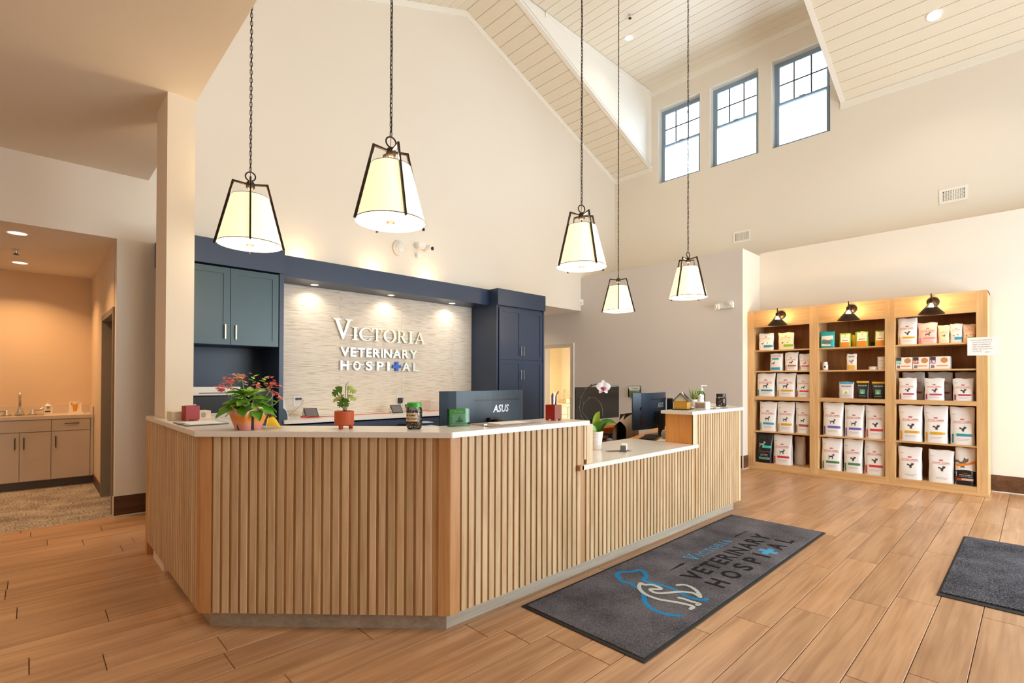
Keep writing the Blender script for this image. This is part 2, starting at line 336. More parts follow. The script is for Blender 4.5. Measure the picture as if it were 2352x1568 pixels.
# grasscloth strips on the back wall between the cabinets
GRASSCLOTH(); xs = [1.978, 2.887, 3.797, 4.707, 5.072]
for a, b in zip(xs[:-1], xs[1:]): B(a + .0007, b - .0007, YB - .004, YB, .905, 2.493).build('wallpaper_strip', MATS['grasscloth'], wall_back)
# passage wall block with its ledge, end return and door opening
wp = MB().box(XG + .004, XW, YR, YB, 0, ZG)
wp.box(XG + .004, XG + .15, YB + .16, 6.472, 0, ZH).box(XG + .004, XG + .15, 7.17, 8.2, 0, ZH).box(XG + .004, XG + .15, 6.472, 7.17, 2.02, ZH).box(XG + .004, XG + .15, YB, YB + .16, 0, ZH)
wall_passage = struct(wp, 'wall_passage', PAINT)
MB().box(XG, XG + .004, YR, 6.472, 0, ZG).box(XG, XG + .004, 7.17, 8.2, 0, ZH).box(XG, XG + .004, 6.472, 7.17, 2.02, ZH).build('paint_face', PAINTG, wall_passage)
struct(MB().box(XL, XW, -3.2, YR, 0, 3.41), 'wall_right_lower', PAINT)
# upper right wall with three window openings
WIN = [(4.319, 5.192), (3.276, 4.138), (2.204, 3.072)]; WZ0, WZ1 = 5.25, 6.737
wr = MB().box(XW, XW + .16, -3.2, YB + .16, 3.37, WZ0).box(XW, XW + .16, -3.2, YB + .16, WZ1, 7.4)
ye = [-3.2] + [v for p in sorted(WIN) for v in p] + [YB + .16]
for i in range(0, 8, 2): wr.box(XW, XW + .16, ye[i], ye[i + 1], WZ0, WZ1)
struct(wr, 'wall_right_upper', PAINT)
struct(B(-2.8, -2.7, -3.2, 9.1, 0, ZC), 'wall_left', PAINT)
struct(B(XE - .14, XE, -3.2, YB, ZC + .03, 5.75), 'wall_left_upper', PAINT)
wf = MB().box(-2.8, 3.2, -3.3, -3.18, 0, ZC).box(8.6, XW, -3.3, -3.18, 0, ZC).box(3.2, 8.6, -3.3, -3.18, 3.05, ZC)
wf.extr([(XE - .14, -3.18, ZC), (XW + .15, -3.18, ZC), (XW + .15, -3.18, zs(XW) + .1), (XP, -3.18, ZP + .1), (XE - .14, -3.18, zs(XE) + .1)], (0, -.12, 0))
struct(wf, 'wall_front', PAINT)
struct(MB().box(-2.8, .61, 8.97, 9.1, 0, ZH).box(.61, .76, YB + .16, 6.36, 0, ZH).box(.61, .76, 7.40, 9.1, 0, ZH).box(.61, .76, 6.36, 7.40, 2.04, ZH), 'wall_hall', M('cream_paint_lamp_tint', 'e3cdb2', .75, var=.015, scale=1.2))  # cream wall paint, with the warm hall lamp light put into its colour
struct(MB().box(6.2, 6.30, YB + .16, 8.2, 0, ZH).box(6.2, XG + .15, 8.2, 8.3, 0, ZH), 'wall_passage_far', PAINT)
CREAMR = M('lit_room_paint', 'f0e2c4', .8)
struct(MB().box(XG + .15, 10.5, 6.25, 6.42, 0, ZH).box(XG + .15, 10.5, 9.0, 9.12, 0, ZH).box(10.5, 10.6, 6.25, 9.12, 0, ZH), 'wall_side_room', CREAMR)
# ---- ceilings
struct(B(-2.8, XE, -3.3, YB + .1, ZC, ZC + .14), 'ceiling_low', M('ceiling_paint_low', 'e6dbc9', .8, var=.01))
struct(B(-2.8, .76, YB + .16, 9.1, ZH, ZH + .1), 'ceiling_hall', PAINT)
struct(MB().box(.76, XG + .1, YB + .16, 9.1, ZH, ZH + .1).box(XG + .1, 10.6, 6.25, 9.12, ZH, ZH + .1), 'ceiling_passage', PAINT)
ceil = MB(); T = .04
def slope_panel(m, x0, x1, y0, y1, off, th):
    m.add([(x0, y0, zs(x0) + off), (x1, y0, zs(x1) + off), (x1, y1, zs(x1) + off), (x0, y1, zs(x0) + off), (x0, y0, zs(x0) + off + th), (x1, y0, zs(x1) + off + th), (x1, y1, zs(x1) + off + th), (x0, y1, zs(x0) + off + th)],
          [(3, 2, 1, 0), (4, 5, 6, 7), (0, 1, 5, 4), (1, 2, 6, 5), (2, 3, 7, 6), (3, 0, 4, 7)])
slope_panel(ceil, XE - .14, XP, -3.3, YB + .1, .014, T); slope_panel(ceil, XP, XW + .16, -3.3, YD0, .014, T); slope_panel(ceil, XP, XW + .16, YD1, YB + .1, .014, T)
ceil.box(XP, XW + .16, YD0 - .1, YD1 + .1, ZD + .014, ZD + .06)
GROOVE = M('board_groove', 'b7a88f', .8)
ceiling = struct(ceil, 'ceiling', GROOVE)
nb = 23; W0 = (XW - XP) / nb; CA = math.atan(SL); bm_ = {}
def board(x0, x1, y0, y1, flat=False):
    w = (x1 - x0) - .005; Ln = (y1 - y0); xm = (x0 + x1) / 2
    if not flat: w = (x1 - x0) / math.cos(CA) - .005
    k = (round(w, 4), round(Ln, 3))
    if k not in bm_:
        e = .004; a = w / 2; c = Ln / 2
        bm_[k] = MB().add([(-a, -c, .013), (a, -c, .013), (a, c, .013), (-a, c, .013), (-a, -c, e), (a, -c, e), (a, c, e), (-a, c, e), (-a + e, -c, 0), (a - e, -c, 0), (a - e, c, 0), (-a + e, c, 0)],
                          [(0, 1, 2, 3), (0, 4, 5, 1), (1, 5, 6, 2), (2, 6, 7, 3), (3, 7, 4, 0), (4, 8, 9, 5), (5, 9, 10, 6), (6, 10, 11, 7), (7, 11, 8, 4), (8, 11, 10, 9)]).mesh('ceiling_board', BOARD)
    ry = 0 if flat else (CA if xm > XP else -CA)
    put('ceiling_board', bm_[k], ceiling, (xm, (y0 + y1) / 2, ZD if flat else zs(xm)), (0, ry, 0))
for i in range(nb):
    a, b = XP + i * W0, XP + (i + 1) * W0
    board(a, b, YD1, YB); board(a, b, -3.15, YD0); board(a, b, YD0 + .02, YD1 - .02, True)
    a2, b2 = XP - (i + 1) * W0, XP - i * W0
    if a2 > XE - .1: board(a2, b2, -3.15, YB)
for y, t in ((YD1, .06), (YD0, -.06)):   # dormer cheeks
    struct(MB().extr([(XP, y, ZP - .02), (XW, y, zs(XW) - .01), (XW, y, ZD + .02), (XP, y, ZD + .02)], (0, t, 0)), 'wall_dormer', PAINTW)
# ---- painted trims
def tr(m, n=None): return struct(m, 'trim_%d' % tr.n, PAINTW) if not setattr(tr, 'n', tr.n + 1) else None
tr.n = 0
def rake(xa, xb, y, h=.10, d=.018):
    return MB().extr([(xa, y, zs(xa) - .002), (xb, y, zs(xb) - .002), (xb, y, zs(xb) - h), (xa, y, zs(xa) - h)], (0, -d, 0))
tr(rake(XP, XW, YB)); tr(rake(XE, XP, YB))
tr(B(XW - .018, XW, YD1, YB, zs(XW) - .105, zs(XW))); tr(B(XW - .018, XW, -3.1, YD0, zs(XW) - .105, zs(XW)))
tr(B(XW - .018, XW, YD0, YD1, ZD - .10, ZD)); tr(B(XP + .9, XW - .02, YD1 - .016, YD1, ZD - .085, ZD))
tr(MB().extr([(XP + .3, YD1, zs(XP + .3) - .012), (XW, YD1, zs(XW) - .012), (XW, YD1, zs(XW) + .03), (XP + .3, YD1, zs(XP + .3) + .03)], (0, -.012, 0)))
# ---- column standing at the desk's end
col = struct(B(.684, .853, 4.20, 4.60, 0, ZC), 'column', M('column_paint', 'ecdfca', .7, var=.01))
# ---- baseboards
def baseboard(n, m, m2): 
    o = struct(m, 'baseboard_' + n, BASEW); m2.build('shoe_trim', M('aluminium_trim', 'e8e2d6', .4, .2), o); return o
baseboard('back', B(.60, .915, YB - .012, YB, .012, .20), MB().box(.595, .915, YB - .016, YB, 0, .012).box(.592, .602, YB - .014, YB + .002, 0, .205).box(.595, .915, YB - .014, YB, .20, .204))
baseboard('passage', MB().box(XG - .012, XG, YR + .01, 6.1, .012, .20).box(XG - .006, 8.03, YR - .012, YR, .012, .20), MB().box(XG - .016, XG, YR, 6.1, 0, .012).box(XG - .012, 8.03, YR - .016, YR, 0, .012).box(XG - .016, XG - .006, YR - .014, YR + .004, 0, .205))
baseboard('right', B(XL - .012, XL, -3.1, .38, .012, .205), B(XL - .018, XL, -3.1, .38, 0, .012))
baseboard('hall', B(.598, .61, 7.5, 8.5, 0, .12), B(.596, .61, 7.5, 8.5, 0, .006))
# ---- dormer windows
WFR = M('window_frame_grey', '8ea2b6', .45, .1); WREV = M('window_reveal', 'f6f3ea', .6)
SKYGLASS = GLASS('window_glass', 'f2f8ff')
for n, (y0, y1) in enumerate(WIN):
    w = struct(B(XW + .13, XW + .16, y0, y0 + .05, WZ0, WZ1).box(XW + .13, XW + .16, y1 - .05, y1, WZ0, WZ1).box(XW + .13, XW + .16, y0 + .05, y1 - .05, WZ0, WZ0 + .04).box(XW + .13, XW + .16, y0 + .05, y1 - .05, WZ1 - .05, WZ1), 'window_%d' % (n + 1), WFR)
    MB().box(XW + .0, XW + .13, y1 - .006, y1, WZ0, WZ1).box(XW, XW + .13, y0, y0 + .006, WZ0, WZ1).box(XW, XW + .13, y0, y1, WZ1 - .006, WZ1).box(XW, XW + .13, y0, y1, WZ0, WZ0 + .006).build('reveal', WREV, w)
    zm = (WZ0 + WZ1) / 2 + .02; a, b = y0 + .05, y1 - .05
    def sash(x, z0, z1, r=.035): return MB().box(x, x + .025, a, a + r, z0, z1).box(x, x + .025, b - r, b, z0, z1).box(x, x + .025, a + r, b - r, z0, z0 + r).box(x, x + .025, a + r, b - r, z1 - r, z1)
    us = sash(XW + .135, zm - .02, WZ1 - .05).build('upper_sash', WFR, w); ls = sash(XW + .11, WZ0 + .04, zm + .02).build('lower_sash', WFR, w)
    for i in (1, 2): B(XW + .14, XW + .152, a + (b - a) * i / 3 - .010, a + (b - a) * i / 3 + .010, zm, WZ1 - .08).build('muntin', M('muntin_dark', '2c3440', .5), us)
    zq = (zm + WZ1 - .06) / 2; B(XW + .139, XW + .151, a, b, zq - .010, zq + .010).build('muntin', M('muntin_dark', '2c3440', .5), us)
    B(XW + .145, XW + .148, a, b, zm, WZ1 - .06).build('pane', SKYGLASS, us); B(XW + .121, XW + .124, a, b, WZ0 + .06, zm).build('pane', SKYGLASS, ls)
    B(XW + .095, XW + .11, (a + b) / 2 - .04, (a + b) / 2 + .04, zm + .005, zm + .025).build('sash_lock', WFR, ls)
# ---- door in the hall side wall, door in the passage wall
DOORG = M('door_frame_grey', '8d8378', .5)
d1 = struct(MB().box(.595, .775, 6.34, 6.40, 0, 2.06).box(.595, .775, 7.38, 7.44, 0, 2.06).box(.595, .775, 6.40, 7.38, 2.00, 2.06), 'door_1', DOORG)
B(.70, .74, 6.40, 7.38, .01, 2.0).build('door_panel', M('door_panel_grey', '6f665d', .5), d1)
MB().lathe([(.012, 0), (.012, .05), (.028, .055), (.028, .08)], 14, (.70, 6.47, 1.0), ax=(-1, 0, 0)).build('door_knob', CHROME, d1, smooth=True)
d2 = struct(MB().box(XG - .018, XG, 6.388, 6.472, 0, 2.09).box(XG - .018, XG, 7.17, 7.255, 0, 2.09).box(XG - .018, XG, 6.472, 7.17, 2.012, 2.09), 'door_2', M('casing_grey', 'c9bfb7', .5))
MB().box(XG - .022, XG, 6.380, 6.388, 0, 2.096).box(XG - .022, XG, 6.388, 7.26, 2.09, 2.096).build('casing_bead', PAINTW, d2)
# ================================================================== RECEPTION DESK
desk = thing('reception_desk', (1.6, 3.0, 0), 'long angled oak reception desk clad in vertical slats', 'reception desk')
def D(mb, name, mat, parent=desk, **k):
    o = mb.build(name, mat, parent, **k)
    if parent is desk: o.location = -desk.location
    return o
SD, SP, SW = .008, .0492, .0345     # slat depth, pitch, width
YF, ZB0, ZT, ZLOW = 2.139, .10, 1.038, .738
def facepanel(p0, p1, z0, z1, th=.012):
    """backing board behind slats on a face from p0 to p1, outside on the right-hand side of p0->p1"""
    a, b = Vector(p0), Vector(p1); t = (b - a).normalized(); n = Vector((t.y, -t.x)); c = (a + b) / 2 - n * (SD + th / 2)
    return MB().obox((c.x, c.y, (z0 + z1) / 2), (t.x * (b - a).length / 2, t.y * (b - a).length / 2, 0), (n.x * th / 2, n.y * th / 2, 0), (0, 0, (z1 - z0) / 2))
BACKING = WOOD('slat_backing', 'a87c50', 'c49b6e', 'Z', .5, 45, .03)
L0, L1, R0, R1, E1 = (.66, 4.79), (.66, 3.085), (1.606, 2.139), (5.372, 2.139), (6.30, 3.067)
D(facepanel(L0, L1, ZB0, ZT), 'backing_panel', BACKING); D(facepanel(L1, R0, ZB0, ZT), 'backing_panel', BACKING)
D(facepanel(R0, (2.745, YF), ZB0, ZT), 'backing_panel', BACKING); D(facepanel((2.745, YF), (4.33, YF), ZB0, ZLOW), 'backing_panel', BACKING); D(facepanel((4.33, YF), R1, ZB0, ZT), 'backing_panel', BACKING)
D(facepanel(R1, E1, ZB0, ZT), 'backing_panel', BACKING)
sm = {}
def slats(p0, p1, z0, z1, s0, s1, back=.001):
    a, b = Vector(p0), Vector(p1); t = (b - a).normalized(); n = Vector((t.y, -t.x)); ang = math.atan2(t.y, t.x)
    k = round(z1 - z0, 3)
    if k not in sm: sm[k] = MB().box(-SW / 2, SW / 2, -SD / 2, SD / 2, 0, z1 - z0).mesh('slat', OAK, bev=.0012, seg=1)
    s = s0 + SP / 2
    while s <= s1 - SW / 2 + .004:
        q = a + t * s - n * (SD / 2)
        o = put('slat', sm[k], desk, (q.x - desk.location.x, q.y - desk.location.y, z0), (0, 0, ang)); s += SP
FL = (Vector(R0) - Vector(L1)).length
slats(L0, L1, ZB0, ZT, .075, 4.79 - 3.085 - .062); slats(L1, R0, ZB0, ZT, .066, FL - .062)
slats(R0, (2.72, YF), ZB0, ZT, .07, 2.72 - 1.606); n0 = .07 + SP * round((2.735 - 1.606 - .07) / SP)
slats(R0, R1, ZB0, ZLOW, n0, 4.335 - 1.606); n1 = .07 + SP * round((4.335 - 1.606 - .07) / SP)
slats(R0, R1, ZB0, ZT, n1 + .035, 5.372 - 1.606 - .055)
slats(R1, E1, ZB0, ZT, .07, 1.28)
def post(p, t1, t2, w, z0, z1):
    p, t1, t2 = Vector(p), Vector(t1).normalized(), Vector(t2).normalized()
    def inn(t, s): return Vector((-t.y, t.x)) * s
    a, b = p + t1 * w, p + t2 * w; n1, n2 = inn(t1, -1), inn(t2, 1)
    i = .03; pin = p + (n1 + n2).normalized() * i
    return MB().prism([tuple(a), tuple(p), tuple(b), tuple(b + n2 * i), tuple(pin), tuple(a + n1 * i)], z0, z1)
OAKP = WOOD('oak_corner_post', 'b8824f', 'cd9a68', 'Z', .45, 70, .04)
D(post(L1, (0, 1), (1, -1), .062, ZB0 - .003, ZT), 'corner_post', OAKP, bev=.002); D(post(R0, (-1, 1), (1, 0), .064, ZB0 - .003, ZT), 'corner_post', OAKP, bev=.002)
D(post(R1, (-1, 0), (1, 1), .055, ZB0 - .003, ZT), 'corner_post', WOOD('oak_pale_post', 'd8bd95', 'e5cfae', 'Z', .45, 60, .03), bev=.002)
D(B(.66, .80, 4.715, 4.79, 0, ZT), 'end_panel', OAKP, bev=.002)
D(B(.70, .735, 4.60, 4.715, 0, ZB0), 'kick_block', OAK)
ti = .066; tk = .02
def toe(p0, p1, z1=ZB0):
    a, b = Vector(p0), Vector(p1); t = (b - a).normalized(); n = Vector((t.y, -t.x)); c = (a + b) / 2 - n * tk / 2
    return MB().obox((c.x, c.y, z1 / 2), (t.x * (b - a).length / 2, t.y * (b - a).length / 2, 0), (n.x * tk / 2, n.y * tk / 2, 0), (0, 0, z1 / 2))
tl, trr = (.726, 3.112), (1.633, 2.205)
D(toe((.726, 4.19), tl), 'toe_kick', TOE); D(toe(tl, trr), 'toe_kick', TOE); D(toe(trr, (5.345, 2.205)), 'toe_kick', TOE); D(toe((5.345, 2.205), (6.25, 3.11)), 'toe_kick', TOE)
# raised blocks' ends beside the low counter
D(B(2.745, 2.765, YF + .002, YF + .075, .80, ZT), 'end_post', WOOD('oak_pale_post', 'd8bd95', 'e5cfae', 'Z')); D(B(2.722, 2.745, YF + SD, YF + .30, ZLOW, ZT), 'end_panel', OAKP)
D(B(2.765, 2.835, YF - .002, YF + .06, .769, ZT), 'end_post', WOOD('oak_pale_post', 'd8bd95', 'e5cfae', 'Z'), bev=.002)
D(B(2.66, 2.70, YF - .03, YF - .002, .735, .77), 'counter_end_block', OAKP)
MAPLE = WOOD('maple_block', 'd3893f', 'e3a25a', 'Z', .4, 40, .02)
D(B(4.316, 4.336, YF + .002, YF + .272, .769, ZT), 'end_panel', MAPLE)
D(B(4.316, 4.40, YF - .001, YF + SD + .001, .769, ZT), 'end_post', WOOD('oak_pale_post', 'd8bd95', 'e5cfae', 'Z'))
D(MB().box(1.75, 2.722, YF + .25, YF + .27, .1, ZT).box(4.336, 5.4, YF + .25, YF + .272, .1, ZT), 'inner_panel', MAPLE)
# inner work surface
D(MB().prism([(2.2, 2.42), (2.9, 2.42), (2.9, 2.80), (4.32, 2.803), (4.32, 2.42), (5.35, 2.42), (6.1, 3.15), (5.85, 3.36), (4.36, 2.88), (2.2, 2.88)], .715, .745), 'work_surface', MAPLE, bev=.003)
D(MB().box(2.3, 2.34, 2.5, 2.9, 0, .715).box(5.2, 5.24, 2.5, 2.95, 0, .715).box(3.9, 3.94, 2.5, 2.9, 0, .715), 'support_panel', MAPLE)
def slab(poly, z0, z1, label):
    o = MB().prism(poly, z0, z1).build('countertop', QUARTZ, None, bev=.0025); return tag(o, label, 'countertop')
k = .0124; o30 = .03
slab([(.63, 4.60), (.63, 3.085 - k), (1.606 - k, 2.109), (2.765, 2.109), (2.765, 2.45), (1.736, 2.45), (.98, 3.206), (.98, 4.60), (.86, 4.60), (.86, 4.19), (.678, 4.19), (.678, 4.60)], 1.038, 1.068, 'white quartz transaction top holding the flowering plant and treat jar')
slab([(2.682, 2.109), (4.362, 2.109), (4.362, 2.135), (4.316, 2.135), (4.316, 2.80), (2.84, 2.80), (2.84, 2.21), (2.682, 2.135)], .738, .769, 'lower white quartz counter section with the orchid pot')
slab([(4.245, 2.109), (5.372 + k, 2.109), (6.33, 3.055), (6.09, 3.295), (5.22, 2.42), (4.245, 2.42)], 1.038, 1.068, 'short raised white quartz top carrying the little house and dark jar')
# ================================================================== BACK CABINETS
def shaker(w, h, mat, t=.02, r=.06):
    """door front in the XZ plane, face at y = 0, panel recessed"""
    m = MB().box(0, w, .009, t, 0, h).box(0, r, 0, .009, 0, h).box(w - r, w, 0, .009, 0, h).box(r, w - r, 0, .009, 0, r).box(r, w - r, 0, .009, h - r, h)
    return m
def pull(m, x, z0, z1, y=-.028):
    m.box(x - .005, x + .005, y, y + .01, z0, z1); m.box(x - .004, x + .004, y + .01, 0, z0 + .015, z0 + .023); return m.box(x - .004, x + .004, y + .01, 0, z1 - .023, z1 - .015)
GREENN = M('blue_green_lacquer', '34505a', .34, var=.03, scale=3)
# tall cabinet behind the column
tc = thing('tall_cabinet', (1.45, 5.92, 0), 'dark blue-green tall cabinet with open printer niche behind the column', 'cabinet'); TL = Vector((-1.45, -5.92, 0))
def P_(mb, name, mat, root, **k):
    o = mb.build(name, mat, root, **k); o.location = -root.location; return o
P_(B(.925, .95, 5.624, YB - .001, 0, 2.48), 'side_panel', NAVY, tc); P_(B(1.932, 1.977, 5.618, YB - .001, 0, 2.48), 'side_panel', NAVY, tc)
P_(B(.95, 1.932, YB - .02, YB - .001, 0, 2.48), 'back_panel', NAVY, tc); P_(B(.95, 1.932, 5.645, YB - .02, 1.69, 1.712), 'bottom_panel', NAVY, tc)
P_(B(.913, 1.977, 5.594, YB - .001, 2.48, 2.728), 'crown', NAVY, tc, bev=.002); P_(B(.95, 1.932, 5.645, YB - .02, .86, .90), 'shelf', NAVY, tc)
P_(B(.95, 1.44, 5.65, 5.67, .1, .855), 'lower_panel', NAVY, tc)
for x0, hx in ((.955, .455), (1.462, .045)):
    d = shaker(.462 if x0 > 1 else .502, .772, GREENN).build('door', GREENN, tc, (x0 - 1.45, 5.624 - 5.92, 1.692)); pull(MB(), hx, .055, .20).build('handle', BRASS, d)
# valance with its three downlights
val = thing('light_valance', (3.52, 5.8, 2.493), 'blue valance box spanning above the grasscloth and sign', 'valance')
o = MB().box(1.978, 5.073, 5.796, 5.822, 2.493, 2.730).box(1.978, 5.073, 5.822, YB - .001, 2.70, 2.730).box(1.978, 5.073, 5.822, YB - .005, 2.493, 2.515).build('fascia', NAVY, val); o.location = -val.location
def downlight(name, loc, r, label, group, power, col, rot=(0, 0, 0), dep=.004, emis=14, spread=2.2, size=None):
    t = thing(name, loc, label, 'light', group); t.rotation_euler = rot
    MB().lathe([(r * .78, 0), (r * .8, -dep), (r, -dep), (r * 1.02, 0)], 28, cap=False).build('trim_ring', PAINTW, t, smooth=True)
    MB().lathe([(.001, -.001), (r * .78, -.001)], 28, cap=False).build('lens', EMIT('lens_%s' % name, col, emis), t)
    area_light('lamp_glow', (0, 0, -.012), (0, 0, 0), size or r * 1.4, 0, power, col, shape='DISK', spread=spread, parent=t); return t
for x, w in ((2.488, 'nearest the printer niche'), (3.534, 'directly over the lettered sign'), (4.562, 'beside the tall navy cabinet')):
    downlight('valance_downlight', (x, 6.055, 2.493), .052, 'small round downlight in the blue valance ' + w, 'valance downlights', 1.7, NEUT, spread=2.4)
# uplights lying on top of the valance
for x, w in ((2.35, 'by the niche cabinet'), (3.35, 'below the motion sensor'), (4.2, 'below the camera')):
    t = thing('valance_uplight', (x, 6.06, 2.731), 'hidden puck uplight on top of the blue valance ' + w, 'light', 'valance uplights')
    MB().lathe([(.035, 0), (.035, .018), (.03, .02)], 18).build('puck', WHITEP, t); area_light('puck_glow', (0, 0, .03), (PI - .25, 0, 0), .06, 0, 1.6, WARM, shape='DISK', parent=t)
# tall navy cabinet at the passage
t2 = thing('tall_cabinet', (5.6, 5.92, 0), 'tall navy four-door cabinet with steel bar pulls beside the passage', 'cabinet')
P_(B(5.074, 5.10, 5.624, YB - .001, 0, 2.48), 'side_panel', NAVY, t2); P_(B(6.105, 6.132, 5.624, YB - .001, 0, 2.48), 'side_panel', NAVY, t2)
P_(MB().box(5.10, 6.105, 5.65, YB - .001, .1, 2.48), 'carcass', NAVY, t2); P_(B(5.073, 6.135, 5.594, YB - .001, 2.481, 2.730), 'crown', NAVY, t2, bev=.002); P_(B(5.10, 6.105, 5.70, YB - .01, 0, .1), 'toe_kick', NAVY, t2)
for x0, hx in ((5.135, .455), (5.617, .025)):
    w = .48
    for z0, h, hz in ((.105, 1.555, 1.25), (1.666, .79, .06)):
        d = shaker(w, h, NAVY).build('door', NAVY, t2, (x0 - 5.6, 5.628 - 5.92, z0)); pull(MB(), hx, hz, hz + .15).build('handle', CHROME, d)
# base cabinet run and its worktop
bc = thing('base_cabinet', (3.5, 5.95, 0), 'navy base cabinet run with drawers under the back worktop', 'cabinet')
P_(B(1.979, 5.072, 5.64, YB - .01, .1, .84), 'carcass', NAVY, bc); P_(B(1.979, 5.072, 5.70, YB - .01, 0, .1), 'toe_kick', NAVY, bc)
for i in range(4):
    x0 = 1.985 + i * .772; d = shaker(.766, .21, NAVY, r=.045).build('drawer', NAVY, bc, (x0 - 3.5, 5.62 - 5.95, .62)); MB().box(.31, .46, -.028, -.018, .10, .11).box(.32, .326, -.018, 0, .10, .11).box(.444, .45, -.018, 0, .10, .11).build('handle', CHROME, d)
    d = shaker(.766, .505, NAVY, r=.06).build('door', NAVY, bc, (x0 - 3.5, 5.62 - 5.95, .108))
tag(B(1.978, 5.073, 5.585, YB - .005, .862, .902).build('countertop', M('white_worktop', 'f2efea', .3), bev=.002), 'long white back worktop below the grasscloth wall', 'countertop')
# ---- lettered wall sign
sign = thing('wall_sign', (3.47, YB - .03, 1.8), 'raised pale metal lettering of the hospital name with blue cross', 'sign')
LET = M('sign_champagne', 'd9d4c2', .3, .35, .03); LET2 = M('sign_silver', 'cfd6cf', .3, .35, .03); SBLUE = M('sign_blue', '0a5fd0', .4)
def letter(VF, x0, x1, z0, z1, mat):
    V, F = fit(VF, x0 - 3.47, x1 - 3.47, z0 - 1.8, z1 - 1.8); e = .010
    zz = max(v.z for v in V); V = [(v.x, -v.z / zz * e, v.y) for v in V]
    MB().add(V, F).build('letter', mat, sign)
for ch, x0, x1, z0, z1 in (('V', 2.783, 3.040, 1.868, 2.128), ('I', 3.038, 3.129, 1.863, 2.035), ('C', 3.138, 3.315, 1.860, 2.038), ('T', 3.322, 3.470, 1.864, 2.036), ('O', 3.496, 3.692, 1.858, 2.040), ('R', 3.705, 3.870, 1.862, 2.034), ('I', 3.886, 3.974, 1.862, 2.034), ('A', 3.985, 4.179, 1.862, 2.038)):
    letter(poly_mesh(SERIF[ch][1], .01), x0, x1, z0, z1, LET)
def row(word, x0, x1, z0, z1, sp=.016):
    g = [text_mesh(c, 1, .01, .028, 3) for c in word]; ws = [max(v.x for v in V) - min(v.x for v in V) for V, F in g]
    h = .7; sc = (x1 - x0 - sp * (len(word) - 1)) / sum(ws); x = x0
    for c, G, w in zip(word, g, ws): letter(G, x, x + w * sc, z0, z1, LET2); x += w * sc + sp
row('VETERINARY', 2.881, 4.040, 1.645, 1.765)
for ch, x0, x1 in (('H', 2.882, 2.994), ('O', 3.056, 3.158), ('S', 3.234, 3.333), ('P', 3.396, 3.499), ('I', 3.553, 3.591), ('A', 3.793, 3.920), ('L', 3.971, 4.069)):
    letter(text_mesh(ch, 1, .01, .028, 3), x0, x1, 1.468, 1.590, LET2)
def cross(x0, x1, z0, z1):
    a, b = (x1 - x0) / 3, (z1 - z0) / 3
    return [(x0 + a, z0), (x0 + 2 * a, z0), (x0 + 2 * a, z0 + b), (x1, z0 + b), (x1, z0 + 2 * b), (x0 + 2 * a, z0 + 2 * b), (x0 + 2 * a, z1), (x0 + a, z1), (x0 + a, z0 + 2 * b), (x0, z0 + 2 * b), (x0, z0 + b), (x0 + a, z0 + b)]
MB().extr([(x - 3.47, -.01, z - 1.8) for x, z in cross(3.640, 3.776, 1.466, 1.596)], (0, .02, 0)).build('letter', SBLUE, sign)['label'] = 'bright blue cross standing in for the letter T'
MB().box(-.60, .60, .012, .018, .12, .128).box(-.55, .55, .012, .018, -.09, -.082).box(-.55, .55, .012, .018, -.26, -.252).box(-.6, -.594, .018, .026, .12, .128).box(.594, .6, .018, .026, .12, .128).build('standoff_rail', LET2, sign)
# ================================================================== WALL DEVICES
t = thing('motion_sensor', (3.735, YB, 3.2), 'white rounded motion sensor on the back wall beside the camera', 'sensor')
MB().extr([(.085 * math.cos(a) * (1 - .18 * max(0, math.sin(a))), 0, .11 * math.sin(a)) for a in [2 * PI * i / 20 for i in range(20)]], (0, -.05, 0)).build('housing', WHITEP, t, bev=.014, seg=3, smooth=True); MB().ball((.02, -.05, -.02), .05, .018, .05).build('lens', WHITEP, t, smooth=True)
t = thing('security_camera', (4.10, YB, 3.25), 'white wall security camera with round black lens', 'camera')
MB().box(-.09, .05, -.10, 0, .0, .075).build('mount', WHITEP, t, bev=.012); MB().lathe([(.042, 0), (.05, .02), (.05, .09), (.04, .105)], 20, (.075, -.06, .02), ax=(.25, -1, -.2)).build('head', WHITEP, t, smooth=True)
MB().lathe([(.001, 0), (.027, 0), (.027, .006), (.001, .008)], 18, (.103, -.165, .0), ax=(.25, -1, -.2)).build('lens', BLACK, t); MB().box(-.075, .0, -.05, 0, -.14, -.07).build('junction_box', WHITEP, t, bev=.008)
t = thing('occupancy_sensor', (XG - .0, YB - .03, 2.88), 'tiny white corner sensor where back wall meets passage', 'sensor')
MB().prism([(-.075, .03), (0, -.045), (0, .03)], -.06, .06).build('housing', WHITEP, t, bev=.008); MB().obox((-.04, -.012, -.01), (.014, -.014, 0), (-.002, -.002, 0), (0, 0, .02)).build('lens', M('pale_lens', 'd8d8d2', .4), t)
t = thing('emergency_light', (XG, 3.34, 2.515), 'white twin-head emergency light on the grey wall', 'light')
MB().box(-.07, 0, -.12, .12, -.045, .05).build('housing', M('emergency_grey', 'd9d7d4', .5), t, bev=.008)
for y, z in ((-.09, .012), (.115, -.01)):
    h = MB().box(-.10, -.05, y - .042, y + .042, z - .042, z + .042).build('lamp_head', WHITEP, t, bev=.012); MB().lathe([(.026, 0), (.03, .006), (.022, .008), (.001, .006)], 16, (-.10, y, z), ax=(-1, 0, -.1)).build('lens', CHROME, h)
